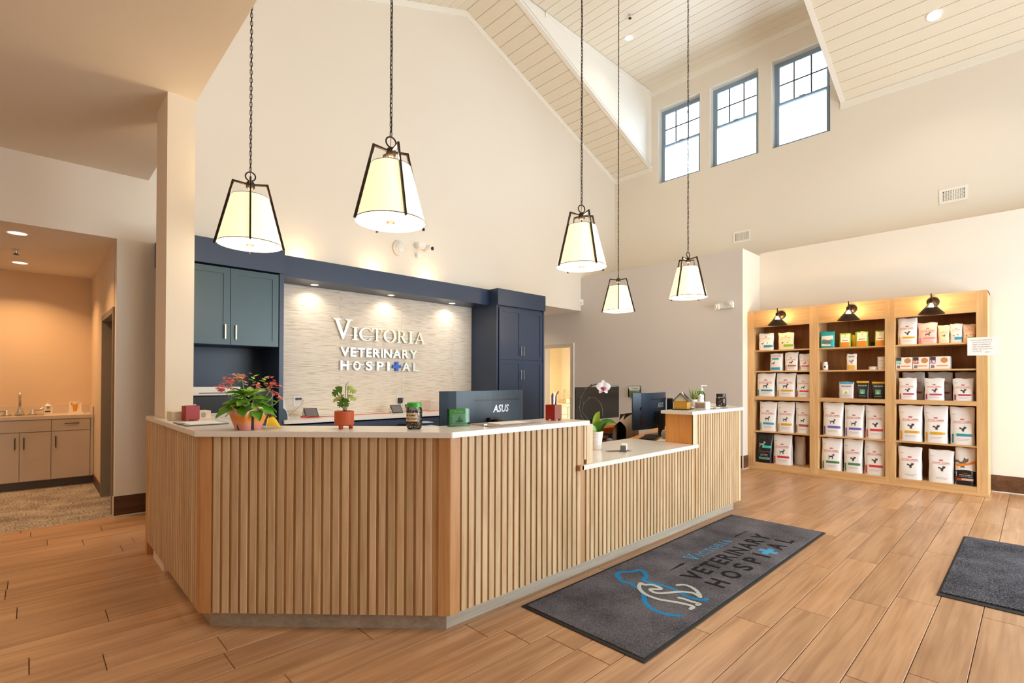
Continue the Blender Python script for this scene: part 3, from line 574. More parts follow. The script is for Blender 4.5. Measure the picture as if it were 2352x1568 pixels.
def vent(loc, w, h, label, nx, nz):
    t = thing('air_vent', loc, label, 'vent', 'wall air vents'); m = MB(); f = .035
    m.box(-.012, 0, -w / 2, -w / 2 + f, -h / 2, h / 2).box(-.012, 0, w / 2 - f, w / 2, -h / 2, h / 2).box(-.012, 0, -w / 2 + f, w / 2 - f, -h / 2, -h / 2 + f).box(-.012, 0, -w / 2 + f, w / 2 - f, h / 2 - f, h / 2).build('frame', PAINTW, t)
    B(-.002, 0, -w / 2 + f, w / 2 - f, -h / 2 + f, h / 2 - f).build('duct', M('vent_dark', '3a2a1e', .9), t)
    wi, hi = w - 2 * f, h - 2 * f
    for i in range(nx): y = -wi / 2 + wi * (i + 1) / (nx + 1); B(-.010, -.006, y - .0055, y + .0055, -hi / 2, hi / 2).build('louver', PAINTW, t)
    for j in range(nz): z = -hi / 2 + hi * (j + 1) / (nz + 1); B(-.006, -.003, -wi / 2, wi / 2, z - .004, z + .004).build('louver', PAINTW, t)
vent((XW, 3.558, 3.877), .29, .205, 'white wall vent with vertical louvers above the grey wall', 12, 0); vent((XW, .759, 3.87), .295, .20, 'white egg-crate wall vent high above the third bookcase bay', 12, 6)
HALLC = (1.0, .58, .26)
# recessed lights and sprinklers
nrm = math.atan(SL)
downlight('recessed_light', (8.177, .866, zs(8.177) - .002), .085, 'bright recessed light in the sloped board ceiling', 'ceiling recessed lights', 10, NEUT, rot=(0, nrm, 0), emis=10, dep=.006)
downlight('recessed_light', (7.294, 4.762, ZD - .002), .075, 'bright recessed light in the flat dormer ceiling', 'ceiling recessed lights', 3, NEUT, emis=10, dep=.006)
downlight('recessed_light', (-.091, 6.644, ZH), .085, 'recessed hall light nearer the opening', 'hall recessed lights', 13, HALLC, emis=9, dep=.005)
downlight('recessed_light', (-.089, 8.315, ZH), .085, 'recessed hall light over the sink counter', 'hall recessed lights', 15, HALLC, emis=9, dep=.005)
def sprinkler(loc, label):
    t = thing('fire_sprinkler', loc, label, 'sprinkler'); MB().lathe([(.035, 0), (.03, -.008), (.012, -.01), (.01, -.04)], 16).build('escutcheon', CHROME, t)
    MB().lathe([(.012, -.04), (.012, -.05), (.026, -.052), (.026, -.055)], 12).build('deflector', BRONZE, t)
sprinkler((6.853, 4.451, ZD), 'chrome sprinkler head in the dormer ceiling'); sprinkler((-.111, 7.504, ZH), 'dark sprinkler head in the hall ceiling')
# other lamps of the room, out of the frame
for x, y, w in ((-.9, 2.6, 'midway along'), (-.9, .2, 'near the entrance of'), (-1.2, 4.6, 'closest to the hall of')): downlight('recessed_light', (x, y, ZC), .085, 'recessed light ' + w + ' the low flat ceiling', 'low ceiling recessed lights', 4, WARM2, emis=9)
for x, y in ((7.2, 7.2), (9.3, 7.6)): downlight('recessed_light', (x, y, ZH), .085, 'recessed light in the ' + ('passage ceiling' if x < 8 else 'side room ceiling'), 'passage recessed lights', 3 if x < 8 else 26, WARM2, emis=9)
# ================================================================== PENDANT LAMPS
SHADE = EMIT('linen_shade', (1.0, .78, .46), .95, 'fff2d8'); DIFF = EMIT('shade_diffuser', (1.0, .9, .74), 2.2)
link_me = None
def make_pendant(loc, rz, label, ztop):
    global link_me
    t = thing('pendant_lamp', loc, label, 'lamp', 'lantern pendants over the desk', math.radians(rz)); fr = .235; tr_ = .114; H = .48
    MB().lathe([(.2225, .0), (.1285, .365)], 40, cap=False).build('shade', SHADE, t, smooth=True)
    MB().lathe([(.2235, 0), (.2225, .006), (.2175, .006)], 40, cap=False).build('shade_rim', M('rim_bronze', '4a3a2a', .5), t, smooth=True)
    MB().lathe([(.1295, .362), (.1285, .366), (.1255, .366)], 40, cap=False).build('shade_rim', M('rim_bronze', '4a3a2a', .5), t, smooth=True)
    MB().lathe([(.001, .004), (.218, .004)], 40, cap=False).build('diffuser', DIFF, t)
    MB().lathe([(.001, -.012), (.008, -.012), (.01, -.006), (.028, -.003), (.028, .003)], 16).build('finial', M('finial_bronze', '8a6a4e', .4, .6), t, smooth=True)
    for k in range(4):
        a = PI / 2 * k; c, s = math.cos(a), math.sin(a)
        MB().bar((fr * c, fr * s, -.012), (tr_ * c, tr_ * s, H), .017, .012, (-s, c, 0)).bar((tr_ * c + .004 * c, tr_ * s + .004 * s, H - .006), (.02 * c, .02 * s, H - .02), .014, .014).build('frame_leg', BRONZE, t, bev=.001, seg=1)
    MB().lathe([(.012, H - .06), (.03, H - .045), (.032, H - .015), (.024, H), (.008, H + .01)], 20).build('hub', BRONZE, t, smooth=True); MB().lathe([(.008, .30), (.008, H - .05)], 10).build('stem', BRONZE, t)
    ring = [(.034 * math.cos(2 * PI * i / 20), 0, H + .042 + .034 * math.sin(2 * PI * i / 20)) for i in range(21)]
    MB().tube(ring, .0052, 8, False).build('ring', BRONZE, t, smooth=True)
    z = H + .095; p = .031
    if link_me is None:
        q = [(.0085 * math.cos(a), 0, .011 * (1 if math.sin(a) > 0 else -1) + .0085 * math.sin(a)) for a in [2 * PI * i / 10 + .01 for i in range(11)]]
        link_me = MB().tube(q, .0024, 5, False).mesh('link', BRONZE, True)
    i = 0
    while z < ztop - loc[2] - .03: put('link', link_me, t, (0, 0, z), (0, 0, (PI / 2 if i % 2 else 0) + .3)); z += p; i += 1
    MB().lathe([(.004, ztop - loc[2] - .07), (.05, ztop - loc[2] - .02), (.06, ztop - loc[2])], 20).build('canopy', BRONZE, t)
    L = ztop - loc[2]; MB().tube([(.006 * math.sin(6.3 * j / 2), .006 * math.cos(6.3 * j / 2), H + .02 + (L - H - .05) * j / 24) for j in range(25)], .0022, 5).build('cord', M('cord_brown', '2a1f1a', .7), t)
    b = point_light('bulb_glow', (0, 0, .42), 15, WARM2, .05, t); b2 = point_light('bulb_glow_low', (0, 0, -.08), 8, WARM2, .10, t)
    return t
for l, rz, lab in (((1.201, 4.127, 2.36), -16, 'lantern pendant hanging in front of the blue-green niche cabinet'), ((1.681, 2.891, 2.36), -7.5, 'largest-looking lantern pendant, high over the angled desk front'), ((3.568, 2.82, 2.36), -19, 'lantern pendant above the lower counter section and computer screens'),
                   ((6.224, 4.237, 2.36), 34.3, 'smallest-looking lantern pendant, hanging lowest in front of the grey wall'), ((5.80, 2.938, 2.36), -5, 'lantern pendant nearest the emergency light on the grey wall')):
    make_pendant(l, rz, lab, (ZD if l[0] > XP and YD0 < l[1] < YD1 else zs(l[0])) - .003)
# ================================================================== HALL WASH COUNTER
HC = M('hall_laminate', 'cbbfb4', .45)
hc = thing('sink_cabinet', (-.3, 8.7, 0), 'taupe laminate sink cabinet with bar pulls in the hall alcove', 'cabinet')
P_(B(-1.6, .605, 8.44, 8.965, .10, .845), 'carcass', HC, hc); P_(B(-1.6, .605, 8.52, 8.6, 0, .10), 'toe_kick', M('hall_toe', '6f6a6c', .6), hc); P_(B(.575, .606, 8.418, 8.44, .105, .845), 'filler', HC, hc)
BARP = M('dark_pull', '5b4a40', .35, .7)
for x0, x1, z0, z1, nm in ((-.245, .199, .698, .842, 'false_front'), (.206, .570, .698, .842, 'drawer'), (-.075, .199, .108, .691, 'door'), (-.242, -.082, .108, .691, 'door'), (.206, .570, .108, .691, 'door'), (-1.2, -.25, .108, .842, 'door')):
    d = P_(B(x0, x1, 8.42, 8.44, z0, z1), nm, HC, hc, bev=.002); hx = None
    if nm == 'drawer': hm = MB().box(.323, .463, 8.39, 8.40, .782, .792).box(.33, .336, 8.40, 8.42, .782, .792).box(.45, .456, 8.40, 8.42, .782, .792)
    elif nm == 'door' and x0 > -1: q = {-.075: -.04, -.242: -.117, .206: .243}[x0]; hm = MB().box(q - .006, q + .006, 8.39, 8.40, .495, .637).box(q - .004, q + .004, 8.40, 8.42, .51, .518).box(q - .004, q + .004, 8.40, 8.42, .615, .623)
    else: continue
    hm.build('handle', BARP, d)
HQ = M('hall_counter', 'd9cbbd', .3)
hw = tag(MB().box(-1.6, .605, 8.405, 8.965, .846, .89).box(-1.6, .605, 8.945, 8.965, .89, .99).box(.590, .605, 8.45, 8.945, .89, .99).build('countertop', HQ, bev=.002), 'beige sink counter with low backsplash in the hall alcove', 'countertop')
MB().box(-1.0, .14, 8.50, 8.88, .8895, .8905).build('sink_shade_sheet', M('sink_shadow', '8a7566', .3), hw)  # flat sheet standing for the basin, its inner shade put into the colour
fa = thing('faucet', (-.08, 8.76, .8905), 'chrome gooseneck faucet with two wing handles at the hall sink', 'faucet')
MB().lathe([(.045, 0), (.045, .01), (.03, .06), (.016, .09), (.014, .12)], 18).build('base', CHROME, fa, smooth=True)
MB().tube([(0, 0, .1), (0, 0, .22), (0, -.02, .265), (0, -.07, .285), (0, -.12, .265), (0, -.135, .22)], .0135, 10).build('spout', CHROME, fa, smooth=True)
for x, s in ((-.115, -1), (.115, 1)):
    h = MB().lathe([(.042, 0), (.038, .012), (.016, .05), (.012, .062)], 16, (x, -.01, 0)).build('handle_base', CHROME, fa, smooth=True); MB().tube([(x, -.01, .055), (x + s * .06, -.02, .055), (x + s * .10, -.03, .085)], [.007, .009, .014], 8).build('lever', CHROME, h, smooth=True)
sp = thing('soap_bottle', (.178, 8.72, .8905), 'white pump soap bottle beside the hall faucet', 'bottle')
MB().prism([(-.04, -.02), (.04, -.02), (.045, 0), (.04, .02), (-.04, .02), (-.045, 0)], 0, .105).lathe([(.04, .105), (.018, .13), (.014, .145)], 14).build('body', WHITEP, sp, bev=.006, smooth=True, auto=40); MB().lathe([(.006, .14), (.006, .165), (.012, .168), (.012, .176)], 10).bar((0, 0, .172), (0, -.035, .168), .008).build('pump', WHITEP, sp)
MB().box(-.03, .02, -.0225, -.021, .03, .045).build('label_band', M('dark_brown_print', '4a2a20', .6), sp); MB().box(-.012, .012, -.0225, -.021, .075, .095).build('label_emblem', M('grey_green_print', '8a9a84', .6), sp)
cs = thing('card_stand', (.44, 8.72, .8905), 'small flyer stand with amber drawing on the hall counter', 'stand', rz=.0)
MB().box(-.075, .075, -.03, .03, 0, .02).build('tray', WHITEP, cs); MB().obox((0, .015, .09), (.062, 0, 0), (0, .002, 0), (0, .012, .068)).build('flyer', M('flyer_paper', 'e8dccf', .6), cs)
am = M('amber_print', 'd8931f', .6); MB().add([(-.02, .001, .03), (.012, .001, .03), (.026, .009, .12), (-.03, .009, .12)], [(0, 1, 2, 3)]).add([(.0, .009, .12), (.012, .009, .12), (.06, .012, .155), (.052, .012, .158)], [(0, 1, 2, 3)]).add([(-.045, .011, .115), (-.028, .011, .115), (-.028, .0135, .14), (-.045, .0135, .14)], [(0, 1, 2, 3)]).build('flyer_print', am, cs)
# ---- side room seen through the passage door
sc = thing('side_room_cabinet', (9.9, 8.4, 0), 'cream base cabinet inside the lit room past the passage', 'cabinet'); CRM = M('cream_laminate', 'e6d6b2', .5)
P_(B(9.6, 10.49, 6.5, 8.98, .08, .70), 'carcass', CRM, sc); P_(B(9.66, 10.49, 6.5, 8.98, 0, .08), 'toe_kick', CRM, sc)
for i in range(5): P_(B(9.58, 9.6, 6.51 + i * .494, 6.99 + i * .494, .50, .69), 'drawer', CRM, sc, bev=.003); P_(B(9.58, 9.6, 6.51 + i * .494, 6.99 + i * .494, .09, .49), 'door', CRM, sc, bev=.003)
tag(MB().box(9.56, 10.49, 6.48, 8.99, .70, .74).box(10.46, 10.49, 6.48, 8.99, .74, .84).build('countertop', M('side_room_counter', 'e2d0a8', .4)), 'pale counter in the lit room past the passage', 'countertop')
f2 = thing('faucet', (10.3, 8.72, .74), 'small gooseneck faucet in the lit room past the passage', 'faucet')
MB().lathe([(.03, 0), (.025, .04), (.013, .06)], 12).build('base', CHROME, f2); MB().tube([(0, 0, .05), (0, 0, .30), (-.02, -.03, .36), (-.05, -.08, .36), (-.06, -.10, .28)], .011, 8).build('spout', CHROME, f2, smooth=True); MB().tube([(0, -.2, .0), (0, -.2, .10), (-.05, -.27, .16)], [.014, .011, .013], 8).build('lever', BRONZE, f2)
pt = thing('paper_towel_roll', (10.2, 8.25, .74), 'upright white paper towel roll in the lit room', 'paper towel'); MB().lathe([(.06, .01), (.06, .29)], 18).build('roll', WHITEP, pt, smooth=True, auto=40); MB().lathe([(.07, 0), (.07, .01)], 18).lathe([(.008, .29), (.008, .32), (.014, .325)], 10).build('holder', CHROME, pt)
sb2 = thing('soap_bottle', (9.95, 8.72, .74), 'white pump bottle in the lit room past the passage', 'bottle'); MB().lathe([(.045, 0), (.045, .16), (.02, .19), (.018, .24)], 14).build('body', WHITEP, sb2, smooth=True, auto=40); MB().lathe([(.02, .24), (.02, .27), (.006, .275), (.006, .30)], 10).bar((0, 0, .30), (-.05, 0, .295), .012).build('pump', WHITEP, sb2)
tj = thing('small_jug', (10.15, 8.45, .74), 'small pale jug beside the paper towel roll', 'jug'); MB().lathe([(.05, 0), (.055, .03), (.05, .10), (.03, .13)], 14).build('body', WHITEP, tj, smooth=True); MB().tube([(.05, 0, .03), (.08, 0, .05), (.05, 0, .09)], .006, 6).build('handle', WHITEP, tj)
# ================================================================== BOOKCASE
XS = 8.04; bk = thing('bookcase', (8.27, 1.742, 0), 'built-in light oak bookcase of three bays on the side wall', 'bookcase'); XBK = 8.49
Y0, Y1 = .384, 3.092; BAYS = [(2.238, 3.005), (1.360, 2.129), (.484, 1.256)]; ZTOP = 2.414
def K(mb, name, mat, **k): return P_(mb, name, mat, bk, **k)
for y0, y1 in ((3.005, Y1), (2.129, 2.238), (1.256, 1.360), (Y0, .484)): K(B(XS, XS + .024, y0, y1, .034, ZTOP), 'stile', OAKSV, bev=.0015, seg=1)
for y0, y1 in BAYS:
    K(B(XS + .001, XS + .024, y0, y1, 2.162, ZTOP), 'header_rail', OAKS); K(B(XS + .001, XS + .024, y0, y1, .034, .102), 'base_rail', OAKS); K(B(XS + .001, XS + .024, y0, y1, 1.056, 1.110), 'shelf_rail', OAKS)
    for z0, z1 in ((1.056, 1.110), (.04, .102)): K(B(XS + .024, XBK - .012, y0 - .02, y1 + .02, z0, z1), 'shelf', OAKS)
    for z0, z1 in ((.564, .584), (1.478, 1.498), (1.793, 1.812)): K(B(XS + .012, XBK - .012, y0 + .001, y1 - .001, z0, z1), 'shelf', OAKS)
    K(B(XBK - .012, XBK, y0 - .03, y1 + .03, .04, ZTOP - .02), 'back_panel', OAKD)
    K(B(XS + .024, XBK - .012, y0 - .02, y0, .10, 2.30), 'divider', OAKSV); K(B(XS + .024, XBK - .012, y1, y1 + .02, .10, 2.30), 'divider', OAKSV); K(B(XS + .024, XBK - .012, y0 - .02, y1 + .02, 2.20, 2.22), 'bay_top', OAKS)
K(B(XS + .024, XBK, Y0, Y0 + .02, 0, ZTOP), 'side_panel', OAKSV); K(B(XS + .024, XBK, Y0, Y1, ZTOP - .02, ZTOP), 'top_panel', OAKS); K(B(XS - .014, XS + .02, Y0 - .008, Y1, 0, .034), 'base_moulding', OAKS, bev=.004)
# ---- sconces on the header
SHB = M('sconce_bronze', '3a2c20', .4, .75)
def sconce(y, label):
    t = thing('wall_sconce', (XS, y, 2.32), label, 'lamp', 'bookcase sconces'); zx = -.165
    MB().lathe([(.062, 0), (.062, .012), (.05, .02)], 24, (0, 0, 0), ax=(-1, 0, 0)).build('back_plate', SHB, t, smooth=True, auto=40)
    MB().tube([(-.015, 0, -.01), (-.07, 0, .03), (-.115, 0, .052), (zx, 0, .052)], .007, 8).lathe([(.007, .02), (.007, .085), (.003, .09)], 10, (zx, 0, 0)).build('arm', SHB, t, smooth=True)
    MB().lathe([(.01, .02), (.024, .015), (.024, -.025), (.018, -.032)], 18, (zx, 0, 0)).build('socket', SHB, t, smooth=True)
    MB().lathe([(.028, -.03), (.068, -.087)], 24, (zx, 0, 0), cap=False).build('glass_shade', GLASSM, t, smooth=True)
    MB().lathe([(.066, -.083), (.128, -.158), (.128, -.161), (.064, -.087)], 28, (zx, 0, 0), cap=False).build('shade_skirt', SHB, t, smooth=True, auto=50)
    MB().ball((zx, 0, -.068), .024, .024, .03).build('bulb', EMIT('sconce_bulb', (1.0, .62, .26), 260), t, smooth=True)
sconce(2.61, 'bronze cone sconce above the bay with two small treat bags, next to the grey wall'); sconce(1.725, 'bronze cone sconce over the middle bay, above the teal pouch'); sconce(.873, 'bronze cone sconce over the bay with the paper note')
# ---- paper note taped to the stile
nt_ = thing('paper_note', (XS - .002, .424, 1.757), 'white paper note with six typed lines taped to the bookcase stile', 'note')
MB().grid(lambda u, v: (-.001 - .006 * abs(u - .5) * 2 * (u - .5) ** 2, .137 - .276 * u, -.105 + .212 * v - .004 * u), 8, 3).build('paper', M('note_paper', 'f2efec', .7), nt_)
def wall_text(s, size, y0, z, parent, mat, x=-.0035, bold=0.0, center=False, name='printed_text'):
    V, F = text_mesh(s, size, 0, bold, 1); w = max(v.x for v in V); y = y0 + (w / 2 if center else 0)
    return MB().add([(x, y - v.x, z + v.y) for v in V], F).build(name, mat, parent)
INK = M('note_ink', '8a8488', .7)
for i, s in enumerate(('PLEASE ASK STAFF FOR', 'ASSISTANCE IF YOU', 'NEED A DIFFERENT', 'SIZE OR DIFFERENT', 'KIND OF FOOD FOR', 'YOUR PET')): wall_text(s, .0185, .112 if i == 0 else .092, .067 - i * .026, nt_, INK)
MB().add([(-.004, -.02, -.072), (-.004, -.075, -.068), (-.004, -.02, -.066)], [(0, 1, 2)]).build('ink_stroke', M('black_ink', '2a2628', .6), nt_)
# ---- packages: local x = width, -y = front, z = up; shelves turn them to face the room
def sec(w, d, h, n=3.4, top=.012, flare=.04, pinch=0.0, bow=0.0):
    """front surface of a filled bag: returns half width, half depth at t and front y at (x, z)"""
    def hw(t): return w / 2 * (1 - .05 * math.sin(PI * t) * pinch + flare * (t - .5) * .4)
    def hd(t): return d / 2 * (.92 + .08 * math.sin(PI * min(1, t * 2.2))) * max(0.0, (1 - max(0, t - .38) / .62) ** .8) + top / 2
    def fy(x, z):
        t = min(1, max(0, z / h)); a = min(.985, abs(x) / hw(t)); return -hd(t) * (1 - a ** n) ** (1 / n)
    return hw, hd, fy
def bag_mesh(w, d, h, mat, seed, crease=.006, **k):
    hw, hd, fy = sec(w, d, h, **k); r = random.Random(seed); nv = 13; nu = 24; n = k.get('n', 3.4); m = MB(); v = []; f = []
    ph = [r.uniform(0, 6.3) for _ in range(6)]
    for j in range(nv):
        t = j / (nv - 1)
        for i in range(nu):
            a = 2 * PI * i / nu; c, s = math.cos(a), math.sin(a); q = (abs(c) ** n + abs(s) ** n) ** (-1 / n)
            x, y = hw(t) * c * q, hd(t) * s * q
            e = crease * math.sin(7 * t + ph[0] + 2 * c) * math.sin(3 * a + ph[1] + 4 * t) * (.3 + t)
            x += (e if abs(c) > .5 else 0); z = h * t
            if t > .9: z += .006 * math.sin(5 * c + ph[2])
            v.append((x, y + (e * .5 if t < .9 else 0), z))
    for j in range(nv - 1):
        for i in range(nu): f.append((j * nu + i, j * nu + (i + 1) % nu, (j + 1) * nu + (i + 1) % nu, (j + 1) * nu + i))
    f.append(tuple(range(nu))[::-1]); f.append(tuple(range((nv - 1) * nu, nv * nu)))
    return m.add(v, f), fy
RED = M('print_red', 'd0342e', .5); DARKP = M('print_charcoal', '3c3a3c', .5); GREYP = M('print_grey', 'a5a0a2', .5)
def wrap(VF, fy, off=.0028):
    V, F = VF; return [(v[0], fy(v[0], v[1]) - off, v[1]) for v in V], F
def rect(x0, x1, z0, z1, nx=6):
    V = [(x0 + (x1 - x0) * i / nx, z) for z in (z0, z1) for i in range(nx + 1)]; return V, [(i, i + 1, nx + 2 + i, nx + 1 + i) for i in range(nx)]
def strip(cols, nz=10):
    k = len(cols); V = [(x, a + (b - a) * j / nz) for j in range(nz + 1) for x, a, b in cols]; return V, [(j * k + i, j * k + i + 1, (j + 1) * k + i + 1, (j + 1) * k + i) for j in range(nz) for i in range(k - 1)]
def crown(cx, z, s):
    V = []; F = []
    for k in range(-2, 3):
        a = k * .33; c, sn = math.sin(a), math.cos(a); n = len(V); b = Vector((cx + c * s * .45, z + sn * s * .2 - .2 * s)); t = Vector((cx + c * s * 1.05, z + sn * s * .75 - .25 * s)); q = Vector((sn, -c)) * s * .10
        V += [tuple(b - q * .5), tuple(b + q * .5), tuple(t + q), tuple(t - q)]; F.append((n, n + 1, n + 2, n + 3))
    n = len(V); V += [(cx - s * .5, z - .12 * s), (cx + s * .5, z - .12 * s), (cx + s * .5, z - .04 * s), (cx - s * .5, z - .04 * s)]; F.append((n, n + 1, n + 2, n + 3)); return V, F
def animal(kind, cx, z, s):
    """small silhouette print: sitting cat with a curled tail, or dog standing"""
    if kind == 'cat': P = [(-.10, 0), (.22, 0), (.24, .06), (.16, .10), (.20, .30), (.30, .48), (.44, .55), (.46, .72), (.44, .90), (.36, .80), (.26, .82), (.16, .92), (.12, .72), (.08, .60), (-.08, .50), (-.20, .62), (-.38, .70), (-.50, .60), (-.44, .44), (-.28, .42), (-.20, .46), (-.14, .30), (-.06, .10)]
    else: P = [(-.44, 0), (-.34, 0), (-.30, .22), (-.26, .34), (.08, .32), (.14, 0), (.24, 0), (.26, .40), (.30, .62), (.42, .64), (.48, .72), (.42, .82), (.32, .92), (.18, .90), (.14, .80), (.20, .74), (.12, .60), (-.20, .56), (-.38, .52), (-.52, .66), (-.56, .64), (-.42, .44), (-.40, .24)]
    return [(cx + x * s, z + y * s) for x, y in P], [tuple(range(len(P)))]
def prints(t, fy, items):
    by = {}
    for mat, VF, nm in items: by.setdefault((nm, mat), []).append(wrap(VF, fy))
    for (nm, mat), L in by.items():
        m = MB()
        for V, F in L: m.add(V, F)
        m.build(nm, mat, t)
def tx(s, cx, z, size, w=None, bold=0):
    V, F = text_mesh(s, 1, 0, bold, 1); a = max(v.x for v in V); k = (w / a) if w else size; return [((v.x - a / 2) * k + cx, v.y * k * (size / k if w and size else 1) + z) for v in V], F
def bag(y0, y1, z0, z1, label, col, style='dog', d=.10, mat=None, x=None, group=None, back=0.0, brand='ROYAL CANIN', seed=[0], rz=0, top=.012, flare=.04, pinch=.6, parent_x=None):
    seed[0] += 1; w = abs(y1 - y0) * .985; h = z1 - z0 - .009; d = min(d, w * .75)
    t = thing('pet_food_bag', ((x if x else XS + .03) + d / 2 + .008 + back, (y0 + y1) / 2, z0 + .0005), label, 'bag', group, -PI / 2 + rz)
    m, fy = bag_mesh(w, d, h, None, seed[0], crease=.0045, pinch=pinch, top=top, flare=flare); m.build('bag_body', mat or WHITEB, t, smooth=True, auto=65)
    C = M('print_' + col, {'blue': '2f9fc4', 'teal': '2f93a0', 'gold': 'd9a321', 'red': '9c3a24', 'brown': 'a0522d', 'purple': '6a5fae', 'green': '3f8055', 'magenta': 'b03a6e', 'lime': '86bb1e', 'amber': 'd98c1c', 'crimson': 'b0284a', 'coral': 'e8877d', 'none': 'c9c5c6'}[col], .5)
    it = []
    if style in ('dog', 'cat'):
        zb = h * .60; it += [(RED, tx(brand, 0, zb, .10 * w * .9, .66 * w, .01), 'brand_print'), (RED, crown(0, zb + .13 * w, .13 * w), 'brand_print'), (RED, rect(-.38 * w, .38 * w, zb - .05 * w, zb - .035 * w), 'brand_print')]
        it += [(DARKP, animal(style, .03 * w, h * .36, .30 * w), 'animal_print')]
        if col != 'none': it += [(C, rect(-.22 * w, .40 * w, h * .23, h * .30), 'color_band'), (C, rect(-.42 * w, -.34 * w, h * .04, h * .28, 2), 'color_band')]
        it += [(GREYP, rect(-.2 * w, .3 * w, h * .155, h * .163), 'small_print'), (GREYP, rect(-.2 * w, .22 * w, h * .12, h * .128), 'small_print'), (GREYP, rect(-.42 * w, -.28 * w, h * .80, h * .812), 'small_print')]
    elif style == 'treat':
        zb = h * .66; it += [(RED, tx(brand, 0, zb, .11 * w, .58 * w, .01), 'brand_print'), (RED, crown(0, zb + .14 * w, .12 * w), 'brand_print'), (GREYP, tx('Feline Treats', 0, zb - .15 * w, .10 * w, .62 * w), 'small_print'), (C, rect(-.12 * w, .47 * w, h * .16, h * .30), 'color_band'), (DARKP, animal('cat', -.2 * w, h * .34, .16 * w), 'animal_print'), (M('print_brown_dot', '8a4a30', .5), rect(.10 * w, .18 * w, h * .40, h * .45, 2), 'kibble_print')]
    prints(t, fy, it); return t
# left bay (next to the grey wall)
bag(2.951, 2.738, 1.812, 2.075, 'small white treat bag with teal flash, upper shelf beside the grey wall', 'teal', 'treat', .07)
bag(2.672, 2.457, 1.812, 2.070, 'small cream treat bag with lime green flash on the first bay top shelf', 'lime', 'treat', .07, M('cream_bag', 'f0e0bd', .35, var=.03))
t = bag(2.791, 2.610, 1.498, 1.765, 'short white dog food bag with bright blue bottom band and blue banner', 'blue', 'none', .09)
hw_, hd_, fy_ = sec(.178, .09, .267, pinch=.6); prints(t, fy_, [(M('print_blue', '2f9fc4'), rect(-.085, .085, .014, .05), 'color_band'), (M('print_blue', '2f9fc4'), rect(-.055, .035, .165, .19), 'color_band'), (M('print_red', 'd0342e'), tx('ROYAL CANIN', 0, .215, .02, .12, .01), 'brand_print'), (DARKP, animal('dog', -.035, .09, .05), 'animal_print')])
bag(2.583, 2.405, 1.498, 1.776, 'narrow white dog food bag with two rust bands, second shelf of first bay', 'brown', 'dog', .09)
bag(2.391, 2.240, 1.498, 1.745, 'narrow white dog food bag with one rust band tight against the bay divider', 'red', 'dog', .09)
bag(2.984, 2.722, 1.110, 1.467, 'crumpled white dog food bag with pale teal band on the thick shelf', 'teal', 'dog', .12)
bag(2.706, 2.440, 1.110, 1.465, 'crumpled white dog food bag with yellow flash on the thick shelf', 'gold', 'dog', .12)
bag(2.428, 2.242, 1.110, 1.450, 'creased white dog food bag with dark red band on the thick shelf', 'red', 'dog', .11)
bag(2.948, 2.702, .584, 1.036, 'tall white dog food bag with blue-grey band above the black bag', 'blue', 'dog', .13)
bag(2.694, 2.458, .584, 1.040, 'tall white dog food bag with small gold badge on the fourth shelf', 'gold', 'dog', .13)
bag(2.444, 2.244, .584, 1.040, 'tall white dog food bag with double rust band on the fourth shelf', 'brown', 'dog', .13)
bag(2.752, 2.490, .102, .545, 'wide wrinkled white dog food bag beside the black bag at the bottom', 'red', 'dog', .14)
bag(2.520, 2.372, .102, .52, 'plain white bag half hidden behind the wide wrinkled bottom bag', 'none', 'none', .10, back=.20)
BLKB = M('black_bag', '15171a', .3, var=.1)
t = bag(2.976, 2.758, .102, .552, 'black dog food bag with turquoise stroke on the bottom shelf', 'teal', 'none', .12, BLKB)
hw_, hd_, fy_ = sec(.215, .12, .45, pinch=.6); TQ = M('print_turquoise', '3fc4ae'); WPR = M('print_white', 'e9e6e2', .5)
prints(t, fy_, [(TQ, rect(-.03, .095, .225, .262), 'color_stroke'), (M('print_silver', '9aa3a6', .5), animal('dog', -.03, .23, .10), 'animal_print'), (TQ, rect(-.075, -.035, .055, .085), 'code_badge'), (M('print_teal_dark', '5f9c96', .5), rect(-.03, .08, .065, .085), 'code_badge'), (WPR, rect(-.03, .08, .055, .06), 'code_badge'), (RED, tx('PURINA', 0, .142, .013, .05, .01), 'brand_print'), (WPR, tx('PRO PLAN', 0, .118, .018, .10, .01), 'brand_print'), (WPR, tx('VETERINARY DIETS', 0, .102, .010, .11), 'brand_print'), (M('print_silver', '9aa3a6'), rect(-.095, .095, .170, .173), 'rule_print')])
# middle bay
def pouch(y0, y1, z0, z1, label, body, items, d=.06, back=0, flare=.0, pinch=.3, rz=0):
    w = abs(y1 - y0) * .985; h = z1 - z0; d = min(d, .6 * w); t = thing('treat_pouch', (XS + .04 + d / 2 + back, (y0 + y1) / 2, z0 + .0005), label, 'pouch', None, -PI / 2 + rz)
    m, fy = bag_mesh(w, d, h, None, int(y0 * 1000), crease=.003, pinch=pinch, flare=flare, top=.006); m.build('pouch_body', body, t, smooth=True, auto=65); prints(t, fy, [(a, f(w, h), n) for a, f, n in items]); return t
TEAL = M('teal_pouch', '1fa3a6', .35); GRN = M('green_pouch', '93b82c', .35); KIB = M('print_kibble', 'b5602a', .5); ORG = M('print_orange', 'ea8a28', .5); CRE = M('print_cream', 'f3e8cf', .5)
pouch(2.116, 1.938, 1.812, 2.040, 'teal treat pouch with white window on the middle bay top shelf', TEAL, [(WPR, lambda w, h: rect(-.40 * w, .40 * w, .12 * h, .74 * h), 'panel_print'), (M('print_biscuit', '8a5c44', .5), lambda w, h: rect(-.25 * w, .28 * w, .28 * h, .42 * h), 'kibble_print'), (M('print_blue', '2f9fc4'), lambda w, h: rect(.25 * w, .42 * w, .10 * h, .36 * h, 2), 'panel_print')])
